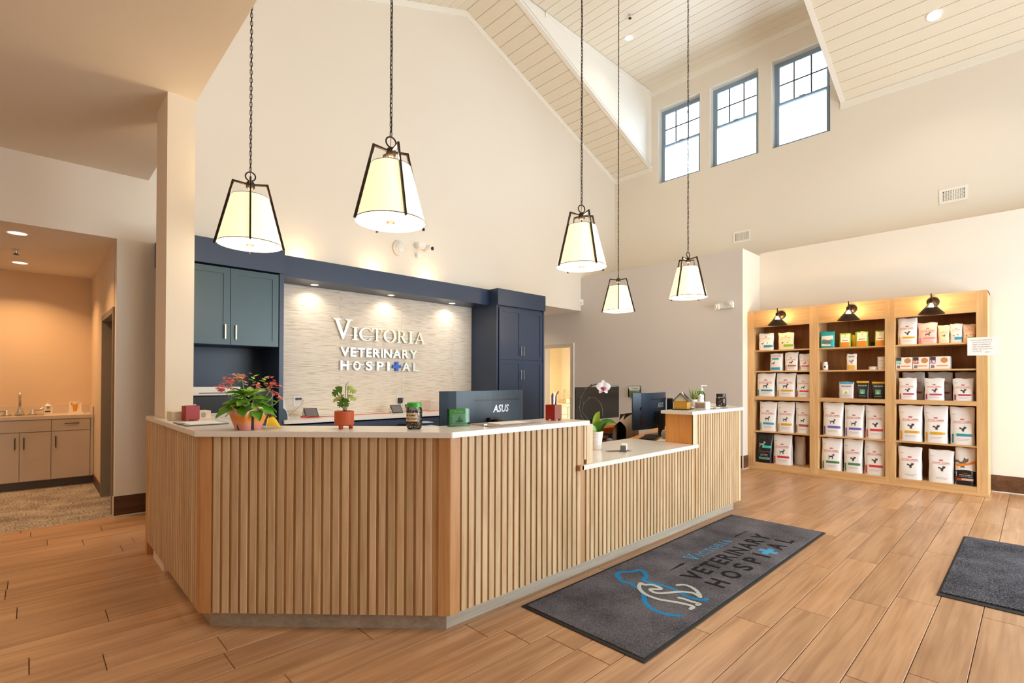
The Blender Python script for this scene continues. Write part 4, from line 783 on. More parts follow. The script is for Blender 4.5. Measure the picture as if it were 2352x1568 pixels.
for y0, y1, z1, lab in ((1.884, 1.748, 2.000, 'small green-edged cream treat pouch beside a leaning yellow pouch'), (1.696, 1.550, 2.012, 'taller green-edged cream treat pouch in the middle of the top shelf'), (1.478, 1.366, 2.010, 'green-edged cream treat pouch tight against the middle bay divider')):
    pouch(y0, y1, 1.812, z1, lab, GRN, [(CRE, lambda w, h: rect(-.36 * w, .40 * w, .36 * h, .93 * h), 'panel_print'), (ORG, lambda w, h: rect(-.36 * w, .40 * w, .03 * h, .34 * h), 'panel_print'), (DARKP, lambda w, h: tx('Greenies', .02 * w, .68 * h, .11 * w, .5 * w), 'brand_print'), (DARKP, lambda w, h: animal('dog', .02 * w, .78 * h, .14 * w), 'animal_print'), (KIB, lambda w, h: rect(-.2 * w, .26 * w, .45 * h, .52 * h), 'kibble_print')])
pouch(1.765, 1.712, 1.812, 1.982, 'narrow yellow treat pouch turned sideways behind the small pouch', M('yellow_pouch', 'd5b52a', .4), [(ORG, lambda w, h: rect(-.3 * w, .3 * w, .1 * h, .3 * h, 3), 'panel_print')], back=.12)
pouch(1.56, 1.47, 1.812, 1.87, 'dark wrapped packet lying between two green pouches', M('dark_packet', '3a2018', .35), [], back=.15)
bt = thing('supplement_bottle', (XS + .10, 2.063, 1.4985), 'small white supplement bottle alone on the second shelf', 'bottle')
MB().lathe([(.031, 0), (.033, .004), (.033, .082), (.024, .092)], 20).build('body', WHITEP, bt, smooth=True, auto=40); MB().lathe([(.027, .092), (.027, .114), (.024, .117)], 20).build('cap', WHITEP, bt, smooth=True, auto=40); MB().box(-.0345, -.0325, -.012, .012, .035, .06).build('label_print', DARKP, bt)
pouch(1.797, 1.682, 1.498, 1.714, 'slim white and yellow pouch leaning back on the second shelf', M('white_yellow_pouch', 'ebe4dc', .35), [(M('print_yellow', 'e3b04a', .5), lambda w, h: rect(-.44 * w, .44 * w, .02 * h, .30 * h), 'panel_print'), (M('print_violet', '8a7f96', .5), lambda w, h: animal('cat', 0, .42 * h, .5 * w), 'animal_print'), (M('print_violet', '8a7f96'), lambda w, h: rect(-.3 * w, .3 * w, .80 * h, .86 * h), 'panel_print')], d=.05)
def tub(y, z, label):
    t = thing('round_tub', (XS + .10, y, z), label, 'tub', 'white tubs on the second shelf'); MB().lathe([(.045, 0), (.046, .022)], 22).build('body', WHITEP, t, smooth=True, auto=40); MB().lathe([(.0475, .022), (.0475, .040), (.045, .0425)], 22).build('lid', M('tub_lid', 'e4ded8', .4), t, smooth=True, auto=40)
tub(1.506, 1.4985, 'single white round tub beside the stack of tubs')
for i, w in enumerate(('bottom tub', 'second tub up', 'third tub up', 'top tub')): tub(1.410, 1.4985 + i * .0427, w + ' of the white tub stack in the middle bay')
YEL = M('print_header_yellow', 'e9a916', .45); GBL = M('print_green_glow', '5f9c78', .5); TRI = M('print_pale_green', 'a8cfa4', .5)
for y0, y1, z1, lab, body, hd, ink in ((1.890, 1.716, 1.334, 'silver-white pouch with blue top strip on the thick middle shelf', M('silver_pouch', 'd9d7d6', .3), M('print_header_blue', '2a9cc8', .4), DARKP), (1.690, 1.540, 1.350, 'crinkled black pouch with yellow top strip, centre of the thick middle shelf', BLKB, YEL, WPR), (1.516, 1.366, 1.342, 'smooth black pouch with yellow top strip against the middle bay divider', BLKB, YEL, WPR)):
    pouch(y0, y1, 1.110, z1, lab, body, [(hd, lambda w, h: rect(-.47 * w, .47 * w, .88 * h, .985 * h), 'header_strip'), (ink, lambda w, h: tx('DASUQUIN', 0, .70 * h, .14 * w, .66 * w, .02), 'brand_print'), (GBL if ink is WPR else CRE, lambda w, h: rect(-.2 * w, .2 * w, .26 * h, .52 * h), 'emblem_print'), (TRI if ink is WPR else GRN, lambda w, h: ([(-.13 * w, .28 * h), (.13 * w, .28 * h), (0, .45 * h)], [(0, 1, 2)]), 'emblem_mark'), (GREYP, lambda w, h: rect(-.26 * w, .26 * w, .14 * h, .16 * h), 'small_print')], flare=-.02 if 0 else .08)
bag(2.092, 1.842, .584, 1.052, 'white dog food bag with lilac band in the middle bay', 'purple', 'dog', .14)
bag(1.832, 1.602, .584, 1.028, 'bulging white dog food bag with deep purple band and dipped top', 'purple', 'dog', .15)
bag(1.592, 1.366, .584, 1.030, 'white cat food bag with rust red band against the middle divider', 'red', 'cat', .14)
bag(2.112, 1.856, .102, .552, 'white dog food bag with green band on the middle bay floor', 'green', 'dog', .14)
bag(1.842, 1.616, .102, .556, 'white cat food bag with green band on the middle bay floor', 'green', 'cat', .13)
bag(1.606, 1.368, .102, .562, 'large white cat food bag with brick red band on the middle bay floor', 'red', 'cat', .14)
# bay with the note
bag(1.238, 1.036, 1.812, 2.160, 'tallest white cat food bag with gold badge under the third sconce', 'gold', 'cat', .11)
bag(1.030, .836, 1.812, 2.088, 'pink-topped white puppy food bag on the note bay top shelf', 'coral', 'dog', .10, M('pink_bag', 'f0c4bd', .35, var=.06))
bag(.834, .724, 1.812, 2.040, 'small cream cat food bag between pink bag and blue-flash bag', 'none', 'cat', .07, M('cream_bag', 'f0e0bd'))
bag(.722, .606, 1.812, 2.052, 'white treat bag with deep blue flash on the note bay top shelf', 'blue', 'treat', .07)
bag(.604, .492, 1.812, 2.034, 'orange-tinted treat bag with green flash half behind the paper note', 'lime', 'treat', .07, M('peach_bag', 'efc9a4', .35))
def carton(y0, y1, label, c, code, back=0):
    w = y0 - y1 - .003; t = thing('food_carton', (XS + .04 + .06, (y0 + y1) / 2, 1.4985), label, 'carton', None, -PI / 2); h = .153
    MB().box(-w / 2, w / 2, -.06, .14, 0, h).build('box_body', M('carton_white', 'f1ece6', .5), t, bev=.002); C = M('print_code_' + code, c, .5)
    def fl(VF, nm, mat): V, F = VF; MB().add([(v[0], -.0612, v[1]) for v in V], F).build(nm, mat, t)
    fl(rect(-w / 2 + .004, -w / 2 + .058, h * .74, h * .985), 'print_head', DARKP); fl(rect(-w / 2 + .004, -w / 2 + .058, h * .44, h * .74), 'code_badge', C); V, F = tx(code, -w / 2 + .031, h * .50, .042, None, .03); MB().add([(v[0], -.0618, v[1]) for v in V], F).build('code_print', WPR, t)
    fl(([(w * .22 + .034 * math.cos(2 * PI * i / 18), h * .70 + .034 * math.sin(2 * PI * i / 18)) for i in range(18)], [tuple(range(18))]), 'food_print', M('print_food', 'c98a52', .6, var=.4, scale=150)); fl(rect(-.03, w / 2 - .02, h * .22, h * .30), 'orange_rule', ORG)
    fl(rect(-w / 2 + .012, -w / 2 + .045, h * .08, h * .32, 3), 'photo_print', M('print_photo', '8a7a74', .6, var=.5, scale=120))
carton(1.253, 1.082, 'white food carton with turquoise code square against the stile', '28b09c', 'EN'); carton(1.080, .916, 'white food carton with rust code square between two cartons', 'c04a26', 'OM'); carton(.914, .720, 'white food carton with magenta code square at the row end', 'b03a8e', 'UR')
GB = M('shaded_bag', 'c5bfbb', .35, var=.05)  # darker copy of the white bag, shade at the shelf back painted in
for (a, b, c, d_, lb) in ((1.229, 1.044, 1.397, 'magenta', 'first from the stile'), (.970, .775, 1.392, 'magenta', 'in the middle'), (.700, .510, 1.388, 'crimson', 'farthest from the stile')): bag(a, b, 1.110, c, 'short white cat food bag with magenta band, ' + lb + ' of three', d_, 'cat', .09)
for (a, b, lb) in ((1.215, .985, 'first from the stile'), (.955, .715, 'in the middle'), (.690, .492, 'farthest from the stile')): bag(a, b, 1.110, 1.470, 'taller white bag, shade in its colour, standing behind the magenta-band bags, ' + lb, 'crimson', 'cat', .11, GB, back=.16)
bag(1.230, .986, .584, 1.044, 'glossy white cat food bag with gold band next to the stile', 'gold', 'cat', .14)
bag(.976, .742, .584, 1.048, 'shiny white cat food bag with gold band and centre glare', 'gold', 'cat', .14)
bag(.728, .500, .584, 1.042, 'white cat food bag with teal blue band below the magenta bags', 'teal', 'cat', .14)
bag(1.236, .992, .102, .515, 'plain white cat food bag without band standing upright at the bottom', 'none', 'cat', .12)
bag(.934, .690, .102, .505, 'plain white cat food bag tilted on the bottom shelf', 'none', 'cat', .12, rz=.05)
t = bag(.684, .494, .102, .555, 'black and white cat food bag with orange stroke in the bottom corner', 'amber', 'none', .12)
hw_, hd_, fy_ = sec(.187, .12, .453, pinch=.6)
prints(t, fy_, [(BLKB, strip([(-.093 + .0186 * i, .003, .17 + .016 * math.sin(PI * i / 10)) for i in range(11)]), 'black_panel'), (ORG, strip([(-.09 + .018 * i, .222 + .0005 * i * i, .25 + .0005 * i * i) for i in range(11)]), 'color_stroke'), (M('print_tabby', '6a625a', .5), animal('cat', -.03, .21, .13), 'animal_print')])
prints(t, lambda x, z: fy_(x, z) - .002, [(RED, tx('PURINA', 0, .142, .013, .05, .01), 'brand_print'), (WPR, tx('PRO PLAN', 0, .118, .018, .10, .01), 'brand_print'), (WPR, tx('VETERINARY DIETS', 0, .102, .010, .12), 'brand_print'), (M('print_code_OM', 'c04a26'), rect(-.075, -.03, .055, .085), 'code_badge'), (M('print_pale', 'd8b8a4', .5), rect(-.03, .075, .06, .085), 'code_badge')])
# ================================================================== FLOOR MATS
CARPET = SPECKLE('mat_pile', '33343d', '7f7d86', 260, .95, .40, .60, .9); RUB = M('mat_rubber', '1b1a1b', .7)
mat1 = thing('floor_mat', (3.6, 1.70, 0), 'long grey entrance mat with hospital logo beside the desk', 'mat')
def MT(mb, n, m, root=mat1, **k): o = mb.build(n, m, root, **k); o.location = -root.location; return o
MT(B(2.112, 5.088, 1.288, 2.118, 0.0005, .005), 'rubber_border', RUB, bev=.002, seg=1); MT(B(2.140, 5.062, 1.312, 2.096, .004, .009), 'pile', CARPET, bev=.002, seg=1)
ZM = .0096; MBL = SPECKLE('mat_blue', '0f78b8', '2d9ade', 420, .95, .38, .62, .6); MLB = SPECKLE('mat_light_blue', '2d93cc', '56b4e6', 420, .95, .38, .62, .6); MWH = SPECKLE('mat_white', 'b9c0bb', 'e0e4df', 420, .95, .38, .62, .6); MBK = SPECKLE('mat_black', '0d0e14', '1e1f28', 420, .95, .38, .62, .6)
def flat(VF, name, mat, z=ZM):
    V, F = VF; MT(MB().add([(v[0], v[1], z) for v in V], F), name, mat)
blue = [(2.68, 1.394), (2.651, 1.435), (2.629, 1.484), (2.631, 1.539), (2.65, 1.588), (2.693, 1.64), (2.761, 1.688), (2.805, 1.723), (2.834, 1.783), (2.847, 1.816), (2.865, 1.85), (2.852, 1.899), (2.869, 1.936), (2.909, 1.985), (2.963, 2.010), (3.012, 1.982), (3.057, 1.95), (3.098, 1.943), (3.115, 1.918), (3.076, 1.87), (3.035, 1.838), (2.980, 1.825), (2.965, 1.793), (2.977, 1.729), (2.988, 1.664), (2.98, 1.601), (2.964, 1.547), (2.943, 1.479), (2.953, 1.433), (2.972, 1.406), (3.013, 1.393)]
r_ = ribbon(blue, .030); flat((r_.v, r_.f), 'logo_dog_line', MBL)
for i, pts in enumerate(([(2.921, 1.81), (2.91, 1.775), (2.945, 1.741), (2.941, 1.681), (2.916, 1.67), (2.873, 1.71), (2.850, 1.670), (2.870, 1.63), (2.966, 1.57), (2.996, 1.541), (3.017, 1.496), (3.005, 1.458), (2.985, 1.427)], [(3.046, 1.627), (3.092, 1.602), (3.098, 1.56), (3.076, 1.509), (3.034, 1.464), (2.993, 1.436)], [(2.921, 1.81), (2.850, 1.778), (2.800, 1.725), (2.778, 1.661), (2.780, 1.591), (2.81, 1.521), (2.832, 1.458), (2.836, 1.405), (2.784, 1.401)], [(2.883, 1.532), (2.894, 1.489), (2.893, 1.444), (2.898, 1.395), (2.861, 1.403)])):
    r_ = ribbon(pts, .026); flat((r_.v, r_.f), 'logo_cat_line', MWH, ZM + .0003 * (1 + i))
def matrow(word, x0, x1, y0, y1, mat, nm, sp):
    g = [text_mesh(c, 1, 0, .03, 3) for c in word]; ws = [max(v.x for v in V) - min(v.x for v in V) for V, F in g]; sc_ = (x1 - x0 - sp * (len(word) - 1)) / sum(ws); x = x0
    for G, w in zip(g, ws): flat(fit(G, x, x + w * sc_, y0, y1), nm, mat); x += w * sc_ + sp
matrow('VETERINARY', 3.215, 4.60, 1.562, 1.695, MBK, 'logo_letter', .022)
for ch, x0, x1 in (('H', 3.228, 3.345), ('O', 3.43, 3.565), ('S', 3.645, 3.755), ('P', 3.84, 3.945), ('I', 4.03, 4.065), ('A', 4.285, 4.43), ('L', 4.515, 4.615)): flat(fit(text_mesh(ch, 1, 0, .03, 3), x0, x1, 1.392, 1.524), 'logo_letter', MBK)
flat((cross(4.10, 4.265, 1.388, 1.522), [tuple(range(12))]), 'logo_cross', MLB)
x = 3.566
for ch, hgt in zip('VICTORIA', (.104, .07, .07, .07, .07, .07, .07, .07)):
    VF = poly_mesh(SERIF[ch][1]); w = SERIF[ch][0] * hgt * 1.13; flat(fit(VF, x, x + w, 1.752, 1.752 + hgt), 'logo_letter', MLB); x += w + .018
for x0, x1, s in ((3.215, 3.491, 1), (4.33, 4.60, -1)): flat(([(x0, 1.783), (x1 - .03 * s if s < 0 else x1 - .06, 1.773), (x1, 1.783), (x1 - .06 if s > 0 else x1 - .2, 1.797)], [(0, 1, 2, 3)]), 'logo_dash', MBK)
mat2 = thing('floor_mat', (5.0, -.2, 0), 'plain dark charcoal shaggy mat at the picture edge', 'mat')
MT(B(4.118, 5.848, -.78, .437, .0005, .005), 'rubber_border', RUB, mat2, bev=.002, seg=1); MT(B(4.175, 5.83, -.74, .425, .004, .013), 'pile', SPECKLE('mat_shag', '14151d', '74747f', 130, .95, .40, .66, 1.0), mat2, bev=.003, seg=1)
# ================================================================== THINGS ON THE RAISED COUNTER
ZTOPC = 1.0685
tb = thing('tissue_box', (.79, 4.0, ZTOPC), 'long patterned tissue box behind the red cube at the column', 'tissue box', rz=.05)
MARB = M('tissue_box_marble', 'e0d2bb', .5, var=.22, scale=22)
MB().box(-.115, .115, -.06, .06, 0, .058).build('box_body', MARB, tb, bev=.002)
MB().grid(lambda u, v: ((u - .5) * .13 * (1 - .4 * v), .02 * math.sin(9 * u) * v, .058 + .045 * v * (.6 + .4 * math.sin(7 * u + 1))), 9, 4).build('tissue', M('tissue_paper', 'f6f3ee', .8), tb, smooth=True)
MB().extr([(.07 + .018 * math.cos(a), -.0605, .03 + .02 * math.sin(a)) for a in (1.57, 2.6, 3.9, 4.7, 5.5, .55)], (0, -.0006, 0)).build('crest_print', M('crest_grey', 'a79f92', .6), tb)
RW = M('red_lacquer_wood', '9c1710', .35, var=.12, scale=5, stretch=(1, 1, .3)); RW2 = M('red_brown_wood', '8a3e1c', .4, var=.12, scale=5, stretch=(1, 1, .3))
def cube_holder(loc, rz, label, cat, two=False, h=.098, s=.041):
    t = thing('pen_holder' if two else 'red_wooden_box', loc, label, cat, None, rz); w = .006
    MB().box(-s, s, -s, -s + w, .008, h).box(-s, -s + w, -s + w, s, .008, h).box(-s + w, s, s - w, s, .008, h).build('walls', RW, t, bev=.002)
    B(s - w, s, -s + w, s - w, .008, h).build('side_wall', RW2 if two else RW, t); B(-s + w, s - w, -s + w, s - w, .008, .014).build('base', RW, t)
    if two: B(-s + .001, s - .001, -s - .0008, -s, .009, h - .001).build('front_face', RW2, t)
    for x in (-1, 1):
        for y in (-1, 1): B(x * .03 - .008, x * .03 + .008, y * .03 - .008, y * .03 + .008, 0, .008).build('foot', RW, t)
    return t
cube_holder((.775, 3.885, ZTOPC), .10, 'red lacquered wooden cube in front of the tissue box', 'box')
cube_holder((2.605, 2.30, ZTOPC), PI / 2 * 0 + .35 - PI / 4 + .5, 'red and brown square wooden pen cup at the counter end', 'pen cup', True, .106, .040)
PENB = M('blue_pen', '14269a', .35)
for i, (dx, dy, lx, ly, hh, w) in enumerate(((-.012, .0, -.02, .0, .158, 'leaning to the screen'), (.004, .012, .012, .004, .165, 'standing straightest'), (.014, -.005, .05, .005, .152, 'leaning toward the orchid'))):
    t = thing('pen', (2.605 + dx, 2.30 + dy, ZTOPC + .014), 'blue ballpoint pen in the pen cup, ' + w, 'pen', 'blue pens in the cup'); d = Vector((lx, ly, 1)).normalized() * hh
    MB().tube([Vector((0, 0, 0)), d * .08, d], [.002, .0045, .0048], 8).build('barrel', PENB, t, smooth=True); MB().tube([d * .97, d * 1.05], .003, 6).build('clicker', PENB, t)
t = thing('dark_pen', (2.612, 2.296, ZTOPC + .014), 'black hooked stylus sticking out highest from the pen cup', 'pen'); MB().tube([(0, 0, 0), (.012, 0, .14), (.02, 0, .162), (.034, .0, .172), (.04, 0, .185)], [.003, .003, .003, .004, .003], 7).build('barrel', BLACK, t, smooth=True)
def clip(poly, z, label, dark, sheets, name='clipboard'):
    cx = sum(p[0] for p in poly) / len(poly); cy = sum(p[1] for p in poly) / len(poly); t = thing(name, (cx, cy, z), label, 'clipboard')
    MB().prism([(x - cx, y - cy) for x, y in poly], 0, .004).build('board', dark, t)
    for i, (q, k, m) in enumerate(sheets): MB().prism([((x - cx) * k + q[0], (y - cy) * k + q[1]) for x, y in poly], .0042 + .0006 * i, .0047 + .0006 * i).build('sheet', m, t)
    a, b = Vector(poly[0]), Vector(poly[1]); mdl = (a + b) / 2 - Vector((cx, cy)); dr = (b - a).normalized(); MB().obox((mdl.x * .93, mdl.y * .93, .008), (dr.x * .04, dr.y * .04, 0), (-dr.y * .012, dr.x * .012, 0), (0, 0, .004)).build('clip', CHROME, t); return t
PAP = M('sheet_white', 'efece8', .7); PAPB = M('sheet_blue', '9fb6d8', .6, var=.3, scale=25); PBR = M('sheet_map', '9a8a86', .6, var=.4, scale=28)
clip([(.650, 3.73), (.655, 3.40), (.885, 3.42), (.88, 3.72)], ZTOPC, 'clipboard with blue-edged forms lying beside the flowering plant', M('clipboard_slate', '3f4247', .5), [((0, 0), .94, PAPB), ((.01, .02), .8, PAP)])
clip([(1.965, 2.43), (1.93, 2.175), (2.36, 2.185), (2.375, 2.415)], ZTOPC, 'dark map-patterned desk pad with white form before the curved monitor', PBR, [((.05, .02), .62, PAP)])
# flowering kalanchoe
kp = thing('potted_kalanchoe', (.874, 2.995, ZTOPC), 'pink flowering potted kalanchoe wrapped in orange crepe paper', 'potted plant', rz=0)
def ramp_mat(name, stops, rough=.6):
    m, nt, b = _nt(name); N = nt.nodes.new; L = nt.links.new; tc = N('ShaderNodeTexCoord'); sx = N('ShaderNodeSeparateXYZ'); L(tc.outputs['Object'], sx.inputs[0])
    no = N('ShaderNodeTexNoise'); no.inputs['Scale'].default_value = 14; L(tc.outputs['Object'], no.inputs[0]); ma = N('ShaderNodeMath'); ma.operation = 'MULTIPLY_ADD'; ma.inputs[1].default_value = .03; L(no.outputs[0], ma.inputs[0]); L(sx.outputs[2], ma.inputs[2])
    cr = N('ShaderNodeValToRGB'); e = cr.color_ramp.elements
    while len(e) < len(stops): e.new(.5)
    for q, (p, c) in zip(e, stops): q.position = p * 8; q.color = srgb(c) + (1,)
    mm = N('ShaderNodeMath'); mm.operation = 'MULTIPLY'; mm.inputs[1].default_value = 8; L(ma.outputs[0], mm.inputs[0]); L(mm.outputs[0], cr.inputs[0]); L(cr.outputs[0], b.inputs['Base Color']); b.inputs['Roughness'].default_value = rough; MATS[name] = m; return m
WRAP = ramp_mat('crepe_wrap', [(.0, 'e2938f'), (.045, 'e79a90'), (.06, 'f0a03c'), (.085, 'f0973c'), (.11, 'f3c4ae')], .55)
def wrapf(u, v):
    a = 2 * PI * u; r = .064 + .030 * v + .006 * v * math.sin(9 * a + 1) + .004 * math.sin(5 * a); return (r * math.cos(a), r * math.sin(a), v * (.112 + .014 * math.sin(4 * a + .6)))
MB().grid(wrapf, 60, 8).build('paper_wrap', WRAP, kp, smooth=True); MB().lathe([(.001, .001), (.062, .001), (.08, .085), (.001, .09)], 20).build('pot', M('nursery_pot', '3a2c22', .8), kp)
YT = M('yellow_tulle', 'f2c62a', .5); MB().grid(lambda u, v: (.085 + .075 * u, -.02 - .03 * v * u, .05 * (1 - u) * (1 - .7 * v) + .035 * math.sin(PI * u) * (1 - v) + .002), 8, 6).grid(lambda u, v: (.085 + .04 * math.sin(PI * u), -.03 + .03 * (v - .5), .06 + .035 * u - .012 * v), 8, 4).grid(lambda u, v: (.084 - .02 * u, -.055 - .02 * u, .055 - .05 * u + .02 * v), 5, 3).build('ribbon_bow', YT, kp, smooth=True)
LEAFM = M('kalanchoe_leaf', '5c9a24', .38, var=.3, scale=14); LEAFM2 = M('kalanchoe_leaf_pale', '9cc445', .4, var=.25, scale=14); PETAL = M('coral_petal', 'ee8f86', .5, var=.15, scale=50); PETAL2 = M('red_petal', 'df5f58', .5, var=.15, scale=50)
def leafmesh(L, w, scal=True, cup=.25, droop=.3, nu=11, nv=5):
    def f(u, v):
        t = u; ww = w * math.sin(PI * min(1, .06 + .94 * t) ** .85) ** .8 * (1 + (.07 * math.sin(22 * t) if scal else 0)); s = (v - .5) * 2
        return (L * t, ww * s / 2, -droop * L * t * t + cup * w * s * s * .5)
    return MB().grid(f, nu, nv)
lm = [leafmesh(.095, .068).mesh('leaf', LEAFM, True), leafmesh(.075, .05, droop=.15).mesh('leaf', LEAFM2, True)]
rk = random.Random(5)
for i in range(46):
    a = 2.399 * i; lay = i / 46; r = .02 + .05 * (1 - lay); z = .115 + .085 * lay; tilt = .5 - 1.1 * lay + rk.uniform(-.2, .2)
    o = put('leaf', lm[0 if rk.random() < .66 else 1], kp, (r * math.cos(a), r * math.sin(a), z), (rk.uniform(-.4, .4), tilt, a)); s = rk.uniform(.8, 1.15) * (1.1 - .3 * lay); o.scale = (s, s, s)
def blossom(m, c, s, n=4):
    a0 = rk.uniform(0, 6); tl = Vector((rk.uniform(-.5, .5), rk.uniform(-.7, .2), 1)).normalized(); q = Vector((0, 0, 1)).rotation_difference(tl)
    for k in range(n):
        a = a0 + 2 * PI * k / n; P = [(0, 0, 0), (s * .6, -s * .45, .002), (s, 0, .001), (s * .6, s * .45, .002)]
        m.add([Vector(c) + q @ Vector((x * math.cos(a) - y * math.sin(a), x * math.sin(a) + y * math.cos(a), z)) for x, y, z in P], [(0, 1, 2, 3)])
# clusters: (right along the counter, up) as seen from the front
rt = Vector((.97, -.25, 0)); 
for j, (u, z, n, sp_, mt_) in enumerate(((-.125, .225, 26, .030, PETAL2), (-.095, .262, 26, .03, PETAL2), (-.035, .283, 28, .036, PETAL), (.035, .238, 14, .02, PETAL), (.115, .243, 30, .038, PETAL2), (.125, .195, 14, .022, PETAL2), (.155, .165, 8, .016, PETAL))):
    c = rt * u + Vector((.0, .0, z)); m = MB()
    for _ in range(n): blossom(m, c + Vector((rk.gauss(0, sp_ * .6), rk.gauss(0, sp_ * .6), rk.gauss(0, sp_ * .42))), rk.uniform(.010, .014))
    fc = m.build('flower_cluster', mt_, kp); MB().tube([rt * u * .3 + Vector((0, 0, .12)), rt * u * .8 + Vector((0, 0, z * .8)), c], .0022, 5).build('flower_stem', LEAFM2, kp)
for u, z in ((.02, .292), (.075, .285), (-.05, .296)):
    for k in range(4): o = put('leaf', lm[1], kp, tuple(rt * u + Vector((0, 0, z - .012 * k - .005))), (.2, -.5, 1.6 * k)); o.scale = (.42,) * 3
# monstera in terracotta pot
mp_ = thing('potted_monstera', (1.278, 2.69, ZTOPC), 'small monstera in three-footed terracotta pot on the counter', 'potted plant'); TER = M('terracotta', 'c2582c', .6, var=.06)
MB().lathe([(.046, .018), (.053, .024), (.053, .096), (.048, .098), (.047, .085), (.001, .084)], 36).build('pot', TER, mp_, smooth=True, auto=35)
for k in range(3): a = -2.1 + 2.094 * k - .4; MB().lathe([(.010, 0), (.0135, .022)], 12, (.036 * math.cos(a), .036 * math.sin(a), 0)).build('foot', TER, mp_, smooth=True)
MLEAF = M('monstera_leaf', '568a22', .4, var=.3, scale=20); MLEAF2 = M('monstera_leaf_pale', '9aa74e', .45, var=.25, scale=25); MST = M('monstera_stem', '24301a', .5)
MP = [(0, 0), (.25, -.32), (.55, -.5), (.62, -.46), (.60, -.20), (.66, -.18), (.82, -.46), (.95, -.42), (.88, -.16), (.95, -.13), (1.1, -.34), (1.2, -.25), (1.12, -.08), (1.35, 0), (1.15, .10), (1.2, .27), (1.08, .35), (.95, .14), (.88, .17), (.93, .42), (.80, .46), (.66, .18), (.60, .2), (.6, .46), (.52, .5), (.24, .32)]
def mleaf(base, tip_dir, nrm, s, mat):
    x = Vector(tip_dir).normalized(); n = Vector(nrm); n = (n - x * n.dot(x)).normalized(); y = n.cross(x); V = []
    for px, py in MP: V.append(Vector(base) + x * (px - .25) * s + y * py * s - n * (.28 * s * (py * py) + .10 * s * px * px))
    c = Vector(base) + x * .35 * s; F = [(len(V), i, (i + 1) % len(MP)) for i in range(len(MP))]; V.append(c); MB().add(V, F).build('leaf', mat, mp_, smooth=True)
RT = Vector(CR); UP = Vector((0, 0, 1)); FW = Vector((CF.x, CF.y, 0)).normalized()
for u, z, tu, tz, nn, s, mat in ((-.020, .225, -.75, -.65, (-.1, -1, .35), .058, MLEAF), (.004, .245, .35, .4, (0, -.6, 1), .026, MLEAF2), (-.015, .185, -.9, -.45, (0, -.5, .9), .060, MLEAF2), (-.008, .165, -.35, -.95, (.2, -1, .3), .050, MLEAF), (.022, .232, .8, -.55, (.3, -.7, .8), .052, MLEAF2), (.028, .185, .85, -.40, (.2, -.5, 1), .052, MLEAF2), (.012, .16, .1, -.9, (0, -1, .2), .040, MLEAF)):
    base = RT * u + UP * z + FW * rk.uniform(-.02, .02); d = RT * tu + UP * tz - FW * .2; n3 = RT * nn[0] + FW * nn[1] + UP * nn[2]
    mleaf(base, d, n3, s, mat); MB().tube([RT * u * .1 + UP * .08, RT * u * .5 + UP * (z * .6), base], .0018, 6).build('leaf_stem', MST, mp_, smooth=True)
# treat jar
jar = thing('treat_jar', (1.547, 2.395, ZTOPC), 'clear jar of dog treats with bright green lid and paper label', 'jar')
MB().lathe([(.001, .001), (.034, .001), (.041, .010), (.0435, .03), (.0435, .105), (.040, .118), (.038, .124)], 32, cap=False).build('glass_body', GLASSM, jar, smooth=True)
GL = M('green_lid', '3fae3c', .35); MB().lathe([(.0405, .122), (.0405, .145), (.037, .148)], 40).build('lid', GL, jar, smooth=True, auto=35)
def curved(a0, a1, z0, z1, r, n=10): return [(r * math.cos(a0 + (a1 - a0) * i / n), r * math.sin(a0 + (a1 - a0) * i / n), z) for z in (z0, z1) for i in range(n + 1)], [(i, i + 1, n + 2 + i, n + 1 + i) for i in range(n)]
ac = math.atan2(-2.395, -1.547) - .35
lb = MB().add(*curved(ac - 1.0, ac + .75, .045, .092, .0442)).build('paper_label', M('kraft_label', 'd9bd98', .7), jar)
for s, z in (("Mr. Ruffles'", .074), ('Tasty Treats', .056)):
    V, F = text_mesh(s, .0135, 0, .0004, 1, 1.0, .3); w = max(v.x for v in V); MB().add([(.0447 * math.cos(ac - .12 + (v.x - w / 2) / .0447), .0447 * math.sin(ac - .12 + (v.x - w / 2) / .0447), z + v.y) for v in V], F).build('label_print', M('brown_ink', '4a3524', .7), lb)
TRT = M('dog_treat', '7c5636', .8, var=.45, scale=60, bump=.4); tm = MB()
for i in range(150):
    z = .008 + .098 * rk.random(); lim = .036 if z > .02 else .030; a = rk.uniform(0, 6.3); r = lim * (1 - (1 - rk.random()) ** 2 * .6); tm.ball((r * math.cos(a), r * math.sin(a), z), rk.uniform(.005, .0085), rk.uniform(.005, .008), rk.uniform(.004, .006), 6, 4)
tr_ = tm.build('dog_treats', TRT, None, (1.547, 2.395, ZTOPC), smooth=True); tag(tr_, 'brown dog treats heaped inside the green-lidded jar', 'treats', kind='stuff')
